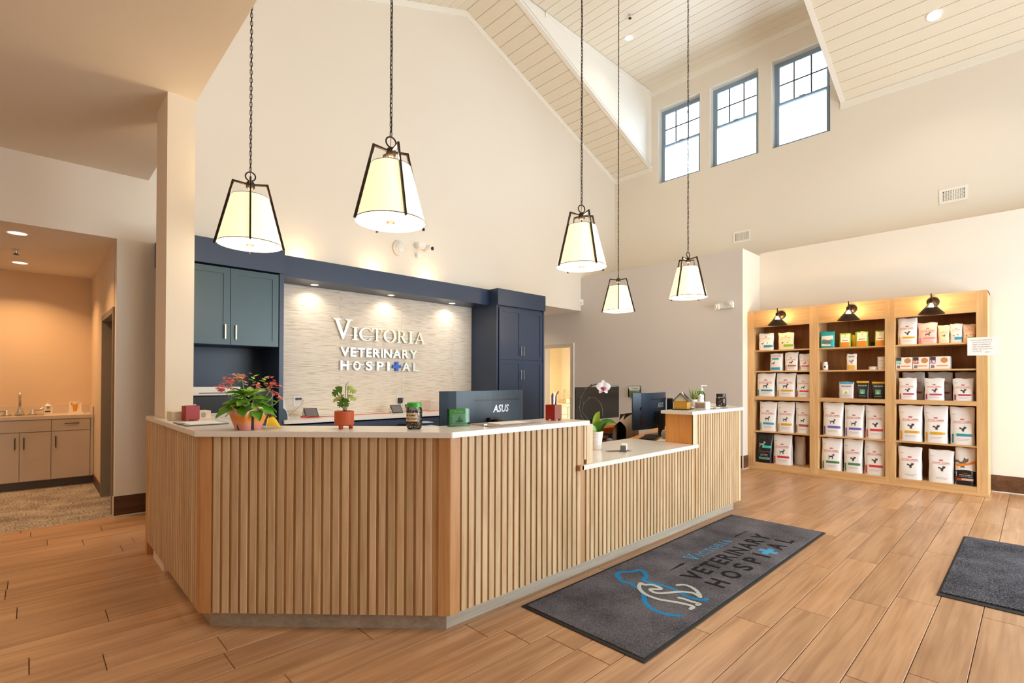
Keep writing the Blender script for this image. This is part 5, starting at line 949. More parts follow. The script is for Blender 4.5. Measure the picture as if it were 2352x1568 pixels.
# acrylic card display
cd = thing('card_display', (1.84, 2.375, ZTOPC), 'acrylic stand with green card showing a sailboat', 'sign', rz=-.22)
ACR = GLASS('acrylic', 'e6f6e8'); MB().box(-.067, .067, -.010, -.007, .003, .104).box(-.067, .067, .007, .010, .003, .104).box(-.067, .067, -.02, .02, 0, .003).box(-.070, -.067, -.012, .012, 0, .104).box(.067, .070, -.012, .012, 0, .104).build('acrylic_frame', ACR, cd)
CG = ramp_mat('display_green', [(.0, '2fb094'), (.03, '35b58a'), (.10, '62c53a')], .5); B(-.058, .060, -.005, -.003, .006, .100).build('card', CG, cd)
def cdp(VF, n, mat, y=-.0056): V, F = VF; MB().add([(v[0], y, v[1]) for v in V], F).build(n, mat, cd)
cdp(tx('We Accept', 0, .082, .015, .058, .03), 'card_print', WPR); cdp(rect(-.043, .047, .018, .074), 'card_panel', M('panel_silver', 'bfc3c0', .4)); SG = M('sail_green', '2a9a5c', .5); SG2 = M('sail_teal', '1c6f70', .5)
cdp(([(-.012, .03), (.012, .034), (.006, .066)], [(0, 1, 2)]), 'sail_print', SG, -.0062); cdp(([(.0, .032), (.026, .036), (.020, .050), (.012, .058)], [(0, 1, 2, 3)]), 'sail_print', M('sail_pale', '7cc49c', .5), -.0062); cdp(([(-.028, .030), (.03, .034), (.026, .026), (.01, .021), (-.012, .022)], [(4, 3, 2, 1, 0)]), 'hull_print', SG2, -.0062); cdp(rect(-.04, -.016, .068, .071), 'card_print', GREYP, -.0062); cdp(rect(-.05, .05, .0095, .0125), 'card_print', WPR)
# ---- right raised top
hb = thing('house_tissue_box', (4.50, 2.335, ZTOPC), 'little yellow dog-house tissue box with grey gabled roof', 'tissue box', rz=.25); HY = M('house_yellow', 'c08f2a', .6, var=.2, scale=30); RF = M('house_roof', '5a5048', .6)
B(-.10, .14, -.075, .075, 0, .008).build('base', M('house_base', '3a352f', .6), hb); MB().box(-.085, .055, -.06, .06, .008, .085).build('walls', HY, hb)
hg = MB()
for x in (-.087, .055): hg.extr([(x, -.062, .085), (x, .062, .085), (x, 0, .148)], (.006, 0, 0)).build('gable', M('house_gable', 'c9c3ad', .6), hb); hg = MB()
for s in (-1, 1): MB().extr([(-.097, s * .078, .078), (-.097, 0, .160), (-.097, 0, .150), (-.097, s * .070, .074)], (.06, 0, 0)).extr([(.02, s * .078, .078), (.02, 0, .160), (.02, 0, .150), (.02, s * .070, .074)], (.052, 0, 0)).extr([(-.04, s * .078, .078), (-.04, s * .055, .102), (-.04, s * .05, .094), (-.04, s * .070, .074)], (.06, 0, 0)).build('roof', RF, hb)
MB().extr([(.0615, -.045, .010), (.0615, .045, .010), (.0615, .045, .084), (.0615, -.045, .084)], (.001, 0, 0)).build('front_wall', M('house_gable', 'c9c3ad'), hb); MB().extr([(.063, .024 * math.cos(a), .010 + (.05 if math.sin(a) > 0 else .0) + .022 * max(0, math.sin(a))) for a in [PI * i / 10 for i in range(11)]] + [(.063, -.024, .010), (.063, .024, .010)], (.001, 0, 0)).build('doorway', BLACK, hb)
MB().grid(lambda u, v: ((u - .5) * .05, .012 * math.sin(8 * u) * v, .10 + .085 * v * (.7 + .3 * math.sin(5 * u + 1))), 7, 4).build('tissue', M('tissue_paper', 'f6f3ee'), hb, smooth=True)
MB().ball((.095, -.02, .035), .020, .014, .024).ball((.105, -.022, .066), .014, .013, .014).ball((.119, -.024, .062), .010, .008, .007).tube([(.10, -.034, .074), (.094, -.044, .058)], .004, 5).tube([(.10, -.010, .074), (.094, .0, .058)], .004, 5).build('dog_figurine', M('figurine_brown', '5b4637', .6, var=.3, scale=40), hb, smooth=True); MB().lathe([(.016, .008), (.022, .012), (.02, .024), (.014, .022)], 14, (.11, -.058, 0)).build('food_bowl', WHITEP, hb, smooth=True)
t2_ = thing('tissue_box', (4.70, 2.235, ZTOPC), 'small white marble tissue box beside the dog house', 'tissue box', rz=.1); MB().box(-.06, .06, -.055, .055, 0, .072).build('box_body', M('tissue_box_white', 'e6e2de', .5, var=.15, scale=35), t2_, bev=.002); MB().grid(lambda u, v: ((u - .5) * .09, .015 * math.sin(9 * u) * v, .072 + .075 * v * (.75 + .25 * math.sin(6 * u))), 8, 4).build('tissue', M('tissue_paper', 'f6f3ee'), t2_, smooth=True)
MB().box(-.0608, -.06, -.045, .045, .012, .06).build('side_print', M('taupe_print', '9a8878', .6, var=.3, scale=60), t2_)
def succulent(loc, label, potm, leafm, kind):
    t = thing('potted_succulent', loc, label, 'potted plant')
    MB().lathe([(.034, 0), (.042, .01), (.046, .075), (.042, .077), (.040, .065), (.001, .064)], 20).build('pot', potm, t, smooth=True, auto=35)
    if kind == 'spiky':
        for i in range(15):
            a = 2.399 * i; tl = .15 + .5 * (i / 15); d = Vector((math.sin(tl) * math.cos(a), math.sin(tl) * math.sin(a), math.cos(tl))); L = rk.uniform(.10, .155); MB().tube([d * .01 + Vector((0, 0, .06)), d * L * .6 + Vector((0, 0, .06)), d * L + Vector((0, 0, .055))], [.005, .0055, .0008], 5).build('leaf', leafm, t, smooth=True)
    else:
        lm2 = leafmesh(.05, .030, False, .5, -.35, 7, 4).mesh('leaf', leafm, True)
        for i in range(34):
            a = 2.399 * i; lay = i / 34; o = put('leaf', lm2, t, (.012 * math.cos(a), .012 * math.sin(a), .06 + .075 * lay), (0, .25 - 1.15 * lay, a)); s = 1.15 - .35 * lay; o.scale = (s, s, s)
    return t
succulent((5.06, 2.50, ZTOPC), 'spiky pale green air plant in white pot behind the dog house', WHITEP, M('spiky_leaf', '8a9a5c', .5, var=.3, scale=30), 'spiky'); succulent((5.30, 2.56, ZTOPC), 'bushy bright green succulent in orange pot behind the white tissue box', M('orange_pot', 'c96a34', .5), M('succulent_leaf', '5f9a2c', .4, var=.3, scale=25), 'bushy')
MB_ = thing('figurine', (4.95, 2.38, ZTOPC), 'small white and red ceramic figurine between tissue box and orange pot', 'figurine'); MB().lathe([(.03, 0), (.035, .03), (.026, .075), (.018, .09), (.024, .105), (.018, .125), (.004, .132)], 16).build('body', M('ceramic_blush', 'e6cfc8', .35, var=.3, scale=25), MB_, smooth=True); MB().ball((0, -.03, .06), .02, .012, .02).build('cape', M('ceramic_red', 'b04a48', .4), MB_, smooth=True)
hs_ = thing('sanitizer_bottle', (5.62, 2.68, ZTOPC), 'clear pump hand sanitizer bottle behind the succulents', 'bottle'); MB().lathe([(.001, .001), (.036, .001), (.038, .01), (.038, .125), (.016, .15), (.014, .165)], 22, cap=False).build('body', GLASS('clear_plastic', 'f3ece8'), hs_, smooth=True, auto=40); MB().lathe([(.034, .004), (.035, .12)], 20).build('gel', GLASS('clear_gel', 'efe4df'), hs_); MB().lathe([(.017, .16), (.017, .185), (.006, .187), (.006, .215), (.014, .218), (.014, .226)], 12).bar((0, 0, .222), (.04, -.045, .218), .009).build('pump', WHITEP, hs_)
clip([(4.72, 2.20), (5.06, 2.14), (5.14, 2.36), (4.76, 2.40)], ZTOPC, 'dark-edged clipboard lying flat in front of the dark jar', M('clipboard_slate', '3f4247'), [((-.02, .01), .88, PAP)])
dj = thing('dark_jar', (5.36, 2.34, ZTOPC), 'glass jar of brown kibble with black lid at the counter end', 'jar'); MB().lathe([(.001, .001), (.046, .001), (.053, .012), (.053, .085), (.045, .100), (.043, .106)], 28, cap=False).build('glass_body', GLASSM, dj, smooth=True); MB().lathe([(.050, .104), (.050, .132), (.046, .136)], 28).build('lid', M('black_lid', '2a2726', .35), dj, smooth=True, auto=35)
km = MB()
for i in range(130): z = .008 + .085 * rk.random(); a = rk.uniform(0, 6.3); r = .044 * rk.random() ** .4; km.ball((r * math.cos(a), r * math.sin(a), z), .0075, .0075, .006, 6, 4)
tag(km.build('kibble', M('kibble_dark', '5a3423', .8, var=.4, scale=60), None, (5.36, 2.34, ZTOPC), smooth=True), 'dark brown kibble filling the black-lidded jar', 'kibble', kind='stuff')
# ================================================================== THINGS ON THE LOWER COUNTER AND WORK SURFACE
ZLC = .7695
op = thing('potted_orchid', (3.417, 2.545, ZLC), 'orchid in white ribbed pot with one open white bloom', 'potted plant')
def potf(u, v): a = 2 * PI * u; r = .042 + .019 * v + .0012 * math.sin(60 * v + 2.2 * math.sin(a)); return (r * math.cos(a), r * math.sin(a), v * .150)
MB().grid(potf, 41, 40).lathe([(.001, .001), (.042, .001)], 40, cap=False).build('pot', M('white_ceramic', 'f1efeb', .3), op, smooth=True); MB().lathe([(.001, .135), (.058, .135)], 24, cap=False).build('moss', M('moss', '5a6a3a', .9, var=.5, scale=60, bump=.8), op)
OL = M('orchid_leaf', '3d7a1f', .35, var=.25, scale=12); OLY = M('orchid_leaf_yellow', '8fae2a', .35, var=.25, scale=12)
def oleaf(pts, w, mat):
    P = [RT * u + UP * z + FW * f for u, z, f in pts]; n = 9; C = []
    for i in range(n):
        t = i / (n - 1); C.append((1 - t) ** 2 * P[0] + 2 * t * (1 - t) * P[1] + t * t * P[2])
    m = MB(); V = []
    for i, c in enumerate(C):
        t = i / (n - 1); tg = (C[min(i + 1, n - 1)] - C[max(i - 1, 0)]).normalized(); sd = tg.cross(UP * .55 - FW * .83).normalized(); up = sd.cross(tg); ww = w * math.sin(PI * (.08 + .92 * t) ** .8) ** .7
        for k in (-1, -.5, 0, .5, 1): V.append(c + sd * ww / 2 * k + up * abs(k) * ww * .14)
    m.add(V, [(i * 5 + k, i * 5 + k + 1, (i + 1) * 5 + k + 1, (i + 1) * 5 + k) for i in range(n - 1) for k in range(4)]).build('leaf', mat, op, smooth=True)
oleaf([(0, .14, 0), (-.06, .22, -.02), (-.155, .225, -.03)], .05, OL); oleaf([(0, .14, 0), (-.01, .27, 0), (.035, .315, .01)], .06, OLY); oleaf([(.01, .14, 0), (.06, .27, -.02), (.165, .215, -.03)], .06, OL); oleaf([(-.01, .14, -.02), (-.05, .21, -.05), (-.105, .16, -.06)], .065, OLY); oleaf([(.01, .14, -.01), (.015, .22, -.04), (.07, .235, -.02)], .05, OL)
STM = M('orchid_stem', '3a3b2a', .5)
def stem(pts, nodes, r=.0042):
    P = [RT * u + UP * z for u, z in pts]; Q = []
    for i in range(len(P) - 1):
        a, b, c, d = P[max(i - 1, 0)], P[i], P[i + 1], P[min(i + 2, len(P) - 1)]
        for k in range(5): t = k / 5; Q.append(.5 * ((2 * b) + (c - a) * t + (2 * a - 5 * b + 4 * c - d) * t * t + (3 * b - a - 3 * c + d) * t ** 3))
    Q.append(P[-1]); s = MB().tube(Q, r, 7).build('flower_stem', STM, op, smooth=True)
    for i in nodes: MB().ball(Q[i] - RT * .006, .0085, .0085, .011, 8, 5).build('stem_bud', STM, s, smooth=True)
    return Q[-1]
stem([(-.02, .14), (-.09, .22), (-.135, .31), (-.13, .41), (-.085, .50), (-.02, .535), (.03, .545)], (8, 12, 16, 20, 24)); stem([(.0, .14), (-.06, .24), (-.115, .31), (-.10, .38), (-.055, .425), (.0, .42), (.045, .36), (.055, .27)], (15, 20))
fl = Vector((0, 0, 0)) + RT * .055 + UP * .515 - FW * .03; OW = M('orchid_white', 'f4f1f4', .5, var=.02); nF = (-FW * .95 + UP * .15).normalized(); sX = RT; sY = nF.cross(sX) * -1
def petal(ang, L, w, off):
    d = RT * math.cos(ang) + UP * math.sin(ang); sd = nF.cross(d); m = MB()
    def f(u, v): ww = w * math.sin(PI * (.10 + .88 * u) ** .75) ** .65; return fl + d * L * u + sd * ww * (v - .5) + nF * (off + .10 * L * math.sin(PI * u) + .3 * ww * (v - .5) ** 2)
    m.grid(f, 9, 7).build('petal', OW, op, smooth=True)
for a, L, w, off in ((PI / 2, .062, .046, 0), (PI * 1.30, .058, .042, 0), (PI * 1.70, .058, .042, 0), (PI * .06, .062, .072, .005), (PI * .94, .062, .072, .005)): petal(a, L, w, off)
MB().ball(fl + nF * .016 - UP * .010, .011, .011, .014, 10, 6).ball(fl + nF * .022 - UP * .024, .008, .008, .012, 8, 5).ball(fl + nF * .014 - UP * .008 + RT * .013, .007, .006, .010, 8, 5).ball(fl + nF * .014 - UP * .008 - RT * .013, .007, .006, .010, 8, 5).build('bloom_lip', M('orchid_magenta', 'b03a72', .5, var=.3, scale=80), op, smooth=True)
yb = thing('yellow_basket', (3.27, 2.66, ZLC), 'translucent amber square basket behind the orchid pot', 'basket', rz=.1); AMB = M('amber_basket', 'd9982a', .4, var=.35, scale=14); AMB2 = M('amber_band', 'e0891a', .45)
for s in (-1, 1): MB().box(-.09, .09, s * .085 - .003, s * .085 + .003, 0, .105).build('side', AMB, yb); MB().box(s * .09 - .003, s * .09 + .003, -.085, .085, 0, .105).build('side', AMB, yb)
B(-.09, .09, -.085, .085, 0, .004).build('base', AMB, yb); MB().box(-.095, .095, -.090, -.088, .09, .118).box(-.095, .095, .088, .090, .09, .118).box(-.095, -.093, -.088, .088, .09, .118).box(.093, .095, -.088, .088, .09, .118).build('rim_band', AMB2, yb)
for z in (.03, .06): MB().box(-.0935, .0935, -.0895, -.0885, z, z + .003).box(-.0935, -.0925, -.0885, .0885, z, z + .003).build('weave_line', AMB2, yb)
pd = thing('desk_pad', (3.46, 2.35, ZLC), 'thin dark brown leaflet lying under the business card holder', 'leaflet', rz=-.42); MB().box(-.10, .10, -.035, .035, 0, .002).build('pad', M('leaflet_brown', '5a4a42', .5, var=.4, scale=40), pd)
ch = thing('card_holder', (3.487, 2.318, ZLC + .0022), 'grey desk holder with a stack of white cards', 'card holder', rz=.45); GRYP = M('holder_grey', '6f6d6e', .4)
MB().box(-.052, .052, -.03, .03, 0, .006).box(-.048, -.042, -.022, .022, .006, .046).box(.036, .042, -.022, .022, .006, .05).obox((.03, .02, .03), (.004, 0, 0), (0, .004, 0), (0, 0, .024)).build('stand', GRYP, ch, bev=.001, seg=1)
tag(put('card_stack', MB().extr([(-.04, -.024, .009), (.034, -.024, .009), (.026, -.024, .058), (-.038, -.024, .052)], (0, .042, 0)).mesh('card_stack', WHITEP), None, (3.487, 2.318, ZLC + .0022), (0, 0, .45)), 'block of white business cards in the grey desk holder', 'cards')
# monitors
def monitor(name_loc, w, h, rz, label, front=False, curve=.055, logo_x=.0, tint='1b2a36', zlow=None):
    t = thing('monitor', name_loc, label, 'monitor', None, rz); z0 = zlow; SH = M('monitor_shell_' + tint, tint, .38, var=.05); nx = 16; m = MB()
    def cy(x): return -curve * (1 - (2 * x / w) ** 2)       # back bulges to -y
    V = []; th = .030
    for i in range(nx + 1):
        x = -w / 2 + w * i / nx; ed = min(1, min(i, nx - i) / 2.0)
        for (dy, dz) in ((-th * (.35 + .65 * ed), 0), (-th * (.35 + .65 * ed), h), (0, h), (0, 0)): V.append((x, cy(x) + dy + (.010 if dy and False else 0), z0 + dz))
    F = [(i * 4 + k, (i + 1) * 4 + k, (i + 1) * 4 + (k + 1) % 4, i * 4 + (k + 1) % 4) for i in range(nx) for k in range(4)] + [(0, 1, 2, 3), (nx * 4, nx * 4 + 3, nx * 4 + 2, nx * 4 + 1)]
    m.add(V, F).build('shell', SH, t)
    V = [(-w / 2 + .006 + (w - .012) * i / nx, cy(-w / 2 + .006 + (w - .012) * i / nx) + .0008, z0 + z) for i in range(nx + 1) for z in (.012, h - .008)]; MB().add(V, [(2 * i, 2 * i + 1, 2 * i + 3, 2 * i + 2) for i in range(nx)]).build('screen', M('screen_black', '0b0c0e', .15), t)
    if not front:
        V = []; 
        for i in range(13):
            x = logo_x - .02 + (.66 * w) * (i / 12 - .5) * .9
            for z in (.80, .835): V.append((x, cy(x) - th - .0012, z0 + h * z))
        MB().add(V, [(2 * i, 2 * i + 1, 2 * i + 3, 2 * i + 2) for i in range(12)]).build('vent_slot', BLACK, t)
        Vt, Ft = text_mesh('ASUS', .075, 0, .002, 2, 1.0, .18); ww = max(v.x for v in Vt); MB().add([(logo_x + v.x - ww / 2, cy(logo_x + v.x - ww / 2) - th - .0015, z0 + h * .58 + v.y) for v in Vt], Ft).build('logo', M('logo_silver', 'c9d6de', .3, .4), t)
    st = MB().box(-.05, .05, -curve - th - .03, -curve - th, z0 + h * .18, z0 + h * .48).box(-.028, .028, -curve - th - .085, -curve - th - .03, .012, z0 + h * .45).build('neck', BLACK, t, bev=.006)
    MB().prism([(-.13, -.20), (.13, -.20), (.16, -.02), (-.16, -.02)], 0, .012).build('stand_foot', BLACK, t); return t
ZWS = .7455
m1 = monitor((2.43, 2.83, ZWS), .845, .375, .06, 'wide curved dark blue monitor seen from behind above the angled counter', logo_x=.10, tint='1d3444', zlow=.145); MB().tube([(.0, -.14, .06), (.02, -.16, .10), (.07, -.15, .13)], .004, 6).build('cable', WHITEP, m1)
MB().extr([(.11, -.14, .0), (.17, -.12, .0), (.17, -.12, .225), (.14, -.125, .245), (.11, -.14, .235)], (.0, .05, 0)).build('arm_post', BLACK, m1, bev=.004)
m2 = monitor((4.98, 2.98, ZWS), .83, .39, .10, 'blue-black monitor seen from behind beside the little dog house', logo_x=.12, tint='15344e', zlow=.075)
MB().extr([(.31, -.14, .25), (.42, -.10, .25), (.42, -.10, .37), (.37, -.12, .40), (.31, -.14, .39)], (0, .07, 0)).build('arm_post', BLACK, m2, bev=.006)
V, F = text_mesh('nano', .055, 0, .0, 2); MB().add([(-.29 - v.y, -.055 * (1 - (2 * -.29 / .83) ** 2) - .032, .075 + .05 + v.x) for v in V], F).build('side_print', M('shell_print', '0d2032', .5), m2); MB().add([(-.305 + .02 * math.cos(a), -.055 * .5 - .0325, .075 + .225 + .02 * math.sin(a)) for a in [2 * PI * i / 14 for i in range(14)]], [tuple(range(14))]).build('side_print', M('shell_print', '0d2032'), m2)
# far side desk with the black monitor, chair in front of it
fd = thing('rear_desk', (5.5, 4.32, 0), 'oak side desk behind the black chair', 'desk'); MB().box(-.75, .75, -.3, .3, .70, .735).build('top', MAPLE, fd, bev=.003)
for x in (-.72, .72): MB().box(x - .02, x + .02, -.28, .28, 0, .70).build('leg_panel', MAPLE, fd)
m3 = monitor((5.59, 4.12, .7355), 1.14, .44, PI + .10, 'largest black monitor on the side desk behind the chair', front=False, curve=.03, tint='101012', zlow=.08); 
for c in list(m3.children):
    if c.name.startswith(('logo', 'vent_slot')): bpy.data.objects.remove(c)
def chair(loc, rz, label, cloth, drape_label, dmat, s=1.0):
    t = thing('office_chair', loc, label, 'chair', None, rz); CH = M('chair_black', '15151a', .6, bump=.3, bscale=400)
    MB().grid(lambda u, v: ((u - .5) * .48 * (1 - .12 * abs(2 * v - 1) ** 3), -.20 - .05 * math.cos(PI * (u - .5)) - .04 * v, .50 + .46 * v), 11, 9).grid(lambda u, v: ((.5 - u) * .50 * (1 - .12 * abs(2 * v - 1) ** 3), -.255 - .05 * math.cos(PI * (u - .5)) - .04 * v, .49 + .48 * v), 11, 9).build('backrest', CH, t, smooth=True)
    MB().grid(lambda u, v: (.25 * (2 * u - 1), .01 + .24 * (2 * v - 1), .47 + .015 * (2 * u - 1) ** 2), 7, 7).box(-.24, .24, -.22, .24, .42, .465).build('seat', CH, t, bev=.012); MB().box(-.03, .03, -.30, -.24, .40, .60).build('back_bracket', CH, t)
    for x in (-1, 1): MB().box(x * .27 - .02, x * .27 + .02, -.02, .03, .43, .66).box(x * .27 - .035, x * .27 + .035, -.14, .14, .66, .69).build('armrest', CH, t, bev=.01)
    MB().lathe([(.03, .08), (.03, .42)], 14).build('gas_lift', BLACK, t)
    for k in range(5): a = 2 * PI * k / 5; MB().bar((.02 * math.cos(a), .02 * math.sin(a), .09), (.29 * math.cos(a), .29 * math.sin(a), .065), .035, .03).ball((.29 * math.cos(a), .29 * math.sin(a), .028), .028).build('caster_leg', BLACK, t)
    def dr(u, v):   # cloth hung over the top of the backrest
        x = (u - .5) * .56; q = v * 2 - 1; fold = .014 * math.sin(26 * u + 3 * v) * abs(q)
        y = -.255 - .05 * math.cos(PI * (u - .5)) * 1 + (.075 if q > 0 else -.075) * min(1, abs(q) * 3) + fold; z = .985 - .30 * abs(q) ** 1.3 - .10 * (2 * u - 1) ** 2 + (.02 * math.sin(9 * u) * abs(q)); return (x, y, z)
    d = MB().grid(dr, 27, 15).build('draped_' + cloth, dmat, None, loc, (0, 0, rz), smooth=True); tag(d, drape_label, 'jacket'); return t
chair((4.98, 3.58, 0), .35, 'black office chair with armrests in front of the black monitor', 'jacket', 'beige jacket draped over the black office chair back', M('beige_cloth', 'b9a893', .9, var=.06, scale=18, bump=.4, bscale=60))
chair((2.50, 4.0, 0), -.1, 'black office chair mostly hidden behind the treat jar', 'jacket', 'light blue jacket draped on a chair behind the treat jar', M('blue_cloth', 'a9bfe2', .9, var=.08, scale=18, bump=.4, bscale=60))
# work surface clutter
kb = thing('keyboard', (4.62, 2.76, ZWS), 'black keyboard on the wooden work surface by the block end', 'keyboard', rz=.35); MB().prism([(-.22, -.07), (.22, -.07), (.22, .07), (-.22, .07)], 0, .018).build('case', BLACK, kb, bev=.004)
kk = M('key_grey', '2c2c30', .5); KM = B(-.0085, .0085, -.0085, .0085, 0, .006).mesh('key', kk)
for r in range(5):
    for c in range(20): put('key', KM, kb, (-.205 + c * .0215, -.052 + r * .025, .018))
ms = thing('computer_mouse', (4.06, 2.86, ZWS), 'grey computer mouse by the orchid leaves', 'mouse', rz=.3); MB().ball((0, 0, .016), .055, .032, .022, 14, 8).build('shell', M('mouse_grey', '4d5260', .35), ms, smooth=True); MB().bar((.03, 0, .037), (.045, 0, .03), .008).build('scroll_wheel', BLACK, ms)
ff = thing('paper_folder', (4.56, 2.52, ZWS), 'open black folder with loose white sheets on the work surface', 'folder', rz=.2); MB().box(-.17, .17, -.11, .11, 0, .01).build('cover', BLACK, ff); MB().obox((-.02, .0, .013), (.14, .02, 0), (-.013, .08, 0), (0, 0, .002)).build('sheet', PAP, ff)
wb_ = thing('gift_bag', (4.60, 2.58, ZWS + .016), 'small grey cloth pouch with beige bow on the folder', 'pouch', rz=.3); MB().ball((0, 0, .045), .05, .035, .045, 12, 7).build('body', M('pouch_grey', '9a958a', .8, var=.3, scale=50), wb_, smooth=True); MB().grid(lambda u, v: (.05 + .07 * u, .02 * math.sin(5 * u) + .04 * (v - .5), .05 + .05 * math.sin(PI * u) - .05 * v * u), 7, 4).grid(lambda u, v: (.04 + .03 * u, -.02 * v, .055 + .07 * u * (1 - .4 * v)), 5, 4).build('bow', M('bow_beige', 'c3a888', .7), wb_, smooth=True)
# brochure holders on the grey wall
for y, lab in ((5.46, 'clear brochure holder on the grey wall nearer the corner'), (4.98, 'clear brochure holder on the grey wall nearer the monitors')):
    t = thing('brochure_holder', (XG - .002, y, 1.05), lab, 'holder'); MB().box(-.045, -.042, -.12, .12, 0, .12).box(-.004, 0, -.12, .12, 0, .20).box(-.042, -.004, -.12, -.117, 0, .15).box(-.042, -.004, .117, .12, 0, .15).box(-.042, -.004, -.117, .117, 0, .003).build('acrylic_case', ACR, t); MB().box(-.03, -.02, -.105, .105, .005, .19).build('leaflets', PAP, t); MB().box(-.0305, -.030, -.08, .06, .15, .165).box(-.0305, -.030, -.08, .02, .13, .137).build('leaflet_print', M('violet_print', '9a94b4', .6), t)
# ================================================================== THINGS ON THE BACK WORKTOP
ZBW = .9025
def tablet(x, y, label):
    t = thing('desk_phone', (x, y, ZBW), label, 'phone', 'wedge desk tablets'); MB().extr([(-.085, -.075, 0), (-.085, .055, 0), (-.085, .03, .065), (-.085, .0, .10)], (.15, 0, 0)).build('wedge_body', WHITEP, t, bev=.003)
    n = Vector((0, -.10, .075)).normalized(); MB().obox(Vector((-.01, -.0375, .05)) + n * .004, (.078, 0, 0), Vector((0, .075, .10)) * .50, n * .004).build('screen', M('tablet_bezel', '2c2a2c', .4), t); MB().obox(Vector((-.01, -.0375, .05)) + n * .0085, (.068, 0, 0), Vector((0, .075, .10)) * .42, n * .0008).build('screen_glass', M('tablet_screen', '77706f', .25), t)
    MB().box(-.0865, -.0845, -.035, -.025, .012, .022).box(-.0865, -.0845, -.015, -.005, .012, .022).build('port', BLACK, t); return t
tablet(2.40, 5.93, 'white wedge desk phone beside the red cable coil'); tablet(3.55, 5.95, 'white wedge desk phone below the outlet with black adapter'); tablet(3.80, 5.99, 'white wedge desk phone half hidden by the treat jar')
def outlet(x, z, label): 
    t = thing('wall_outlet', (x, YB - .0045, z), label, 'outlet'); MB().box(-.04, .04, -.006, 0, -.063, .063).build('cover_plate', M('plate_white', 'ece6e2', .4), t, bev=.002)
    for dz in (-.026, .026): MB().box(-.019, .019, -.008, -.006, dz - .018, dz + .018).box(-.009, -.006, -.0085, -.008, dz - .006, dz + .008).box(.006, .009, -.0085, -.008, dz - .006, dz + .008).build('socket', M('socket_white', 'd9d3cf', .4), t)
outlet(2.343, 1.082, 'white double outlet with a black cable plug'); outlet(3.762, 1.058, 'white double outlet with a square black adapter')
pl = thing('plug_cable', (2.36, YB - .014, 1.108), 'thin grey cable with black plug hanging to the worktop', 'cable'); MB().box(-.03, .035, -.022, 0, -.012, .014).build('plug', BLACK, pl, bev=.004); MB().tube([(.035, -.01, 0), (.055, -.015, -.02), (.04, -.03, -.06), (-.03, -.06, -.11), (-.12, -.11, -.16), (-.19, -.2, -.2025)], .0025, 6).build('cord', M('cord_grey', '8a7f78', .6), pl, smooth=True)
ad = thing('power_adapter', (3.767, YB - .014, 1.056), 'square black power adapter with dangling cable ties', 'adapter'); MB().box(-.03, .03, -.035, 0, -.042, .035).build('body', BLACK, ad, bev=.004); MB().tube([(.0, -.02, -.04), (-.02, -.03, -.09), (-.035, -.05, -.12), (-.01, -.06, -.10), (-.05, -.10, -.15), (-.03, -.1, -.152)], .003, 6).tube([(.03, -.02, .02), (.045, -.02, .04), (.05, -.02, .0), (.03, -.025, -.02)], .002, 6).build('cord', BLACK, ad, smooth=True)
rc = thing('red_cable', (2.33, 5.86, ZBW), 'coiled red patch cable on the back worktop', 'cable'); q = [(.05 * math.cos(a) - .02, .028 * math.sin(a), .006 + .004 * (a / 6.3)) for a in [i * .4 for i in range(48)]]; MB().tube(q, .004, 6).build('coil', M('red_cable_sheath', 'd92b20', .45), rc, smooth=True); MB().tube([(.02, -.03, .006), (.10, -.07, .006), (.13, -.08, .006)], .006, 6).build('tail', M('red_cable_sheath', 'd92b20'), rc, smooth=True)
lc = thing('long_red_cable', (2.5, 5.84, ZBW), 'long red cable running along the back worktop', 'cable'); MB().tube([(0, .03, .004), (.12, -.01, .004), (.35, .0, .004), (.6, .06, .004), (.78, .10, .004), (.95, .05, .004)], .004, 6).build('sheath', M('red_cable_sheath', 'd92b20'), lc, smooth=True)
ps = thing('leaning_sign', (2.06, 5.98, ZBW), 'tall white info sheet leaning beside the niche cabinet', 'sign'); MB().extr([(-.06, .05, .352), (.045, .05, .345), (.085, -.06, 0), (-.06, -.06, 0)], (0, .003, 0)).build('sheet', PAP, ps); MB().extr([(-.06, .0445, .345), (.04, .0445, .34), (.043, .0425, .325), (-.06, .0425, .33)], (0, .0005, 0)).extr([(-.06, .032, .295), (.03, .032, .292), (.032, .030, .282), (-.06, .030, .285)], (0, .0005, 0)).build('red_heading', M('print_red', 'd0342e'), ps)
fb = thing('wire_tray', (4.18, 5.98, ZBW), 'white wire mesh letter tray beside the curved monitor', 'tray'); WIR = M('wire_pinkish', 'e3d2cb', .4)
m = MB()
for i in range(15): x = -.13 + .26 * i / 14; m.box(x - .0015, x + .0015, -.12, -.117, .01, .14).box(x - .0015, x + .0015, .117, .12, .01, .14)
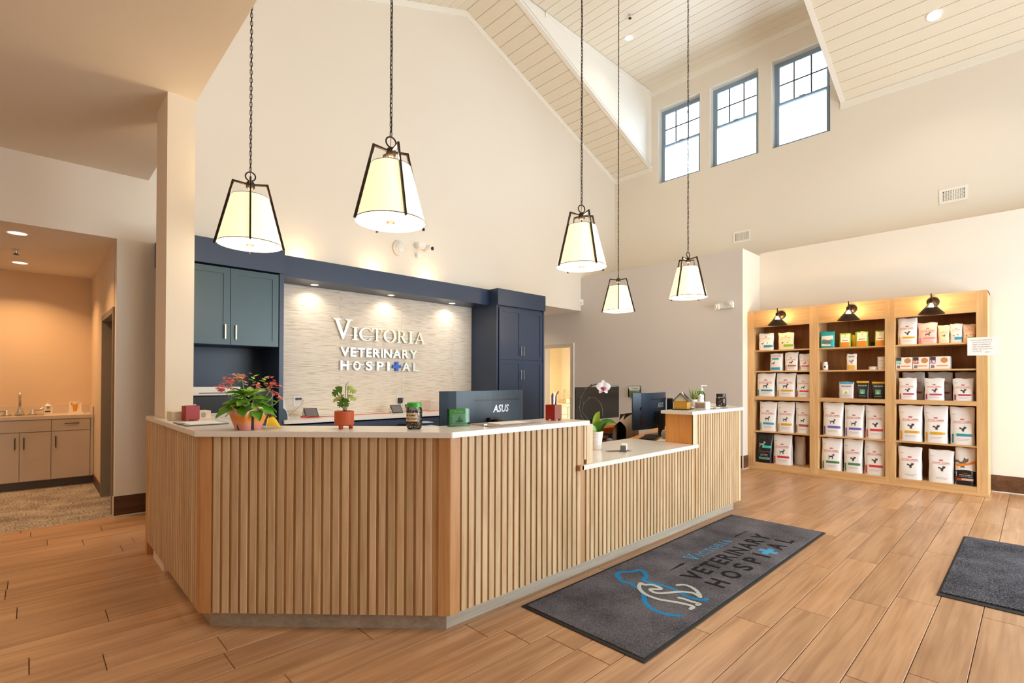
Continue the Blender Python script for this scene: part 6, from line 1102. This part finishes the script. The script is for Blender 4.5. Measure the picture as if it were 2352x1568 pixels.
for j in range(7): z = .015 + .125 * j / 6; m.box(-.13, .13, -.12, -.117, z - .0015, z + .0015).box(-.13, .13, .117, .12, z - .0015, z + .0015).box(-.13, -.127, -.12, .12, z - .0015, z + .0015).box(.127, .13, -.12, .12, z - .0015, z + .0015)
tag(m.build('mesh_wall', WIR, fb), kind='stuff'); MB().tube([(-.132, -.12, 0), (-.135, -.12, .145), (.135, -.12, .145), (.132, -.12, 0)], .004, 6).tube([(-.132, .12, 0), (-.135, .12, .145), (.135, .12, .145), (.132, .12, 0)], .004, 6).build('wire_rim', WIR, fb); MB().box(-.13, .13, -.12, .12, 0, .004).build('base', M('coral_paper', 'e8957c', .6), fb); MB().box(-.05, .05, -.01, .01, .145, .152).build('label_tab', WHITEP, fb)
pr = thing('printer', (1.36, 5.92, ZBW - .0015), 'white and black office printer inside the blue-green niche', 'printer'); MB().box(-.23, .23, -.20, .24, .0, .10).build('tray_body', M('printer_beige', 'ded8d0', .45), pr, bev=.006); MB().box(-.225, .225, -.17, .24, .10, .27).build('mid_body', BLACK, pr); MB().box(-.23, .23, -.20, .24, .28, .365).build('scanner', WHITEP, pr, bev=.008); MB().box(-.15, .15, -.203, -.20, .30, .308).build('slot', BLACK, pr); MB().box(-.225, .225, .0, .235, .27, .28).build('hinge', BLACK, pr)
bx = thing('dark_bin', (1.80, 5.85, ZBW - .0015), 'dark tower computer beside the printer in the niche', 'computer'); MB().box(-.10, .10, -.14, .22, 0, .33).build('case', M('tower_dark', '1a1718', .5), bx, bev=.004); MB().box(.085, .105, -.146, -.14, .0, .33).build('edge_strip', M('steel_blue_edge', '5b6f85', .4, .3), bx); MB().box(-.06, .0, -.1425, -.14, .28, .30).build('drive_slot', BLACK, bx)
fn = thing('fan_back', (2.02, 5.66, ZBW), 'rounded dark teal speaker at the niche cabinet edge', 'speaker'); MB().extr([(-.045, 0, 0), (.022, 0, 0), (.020, 0, .05), (.005, 0, .10), (-.02, 0, .125), (-.045, 0, .13)], (0, .08, 0)).build('body', M('teal_plastic', '2c4a52', .45), fn, bev=.006)
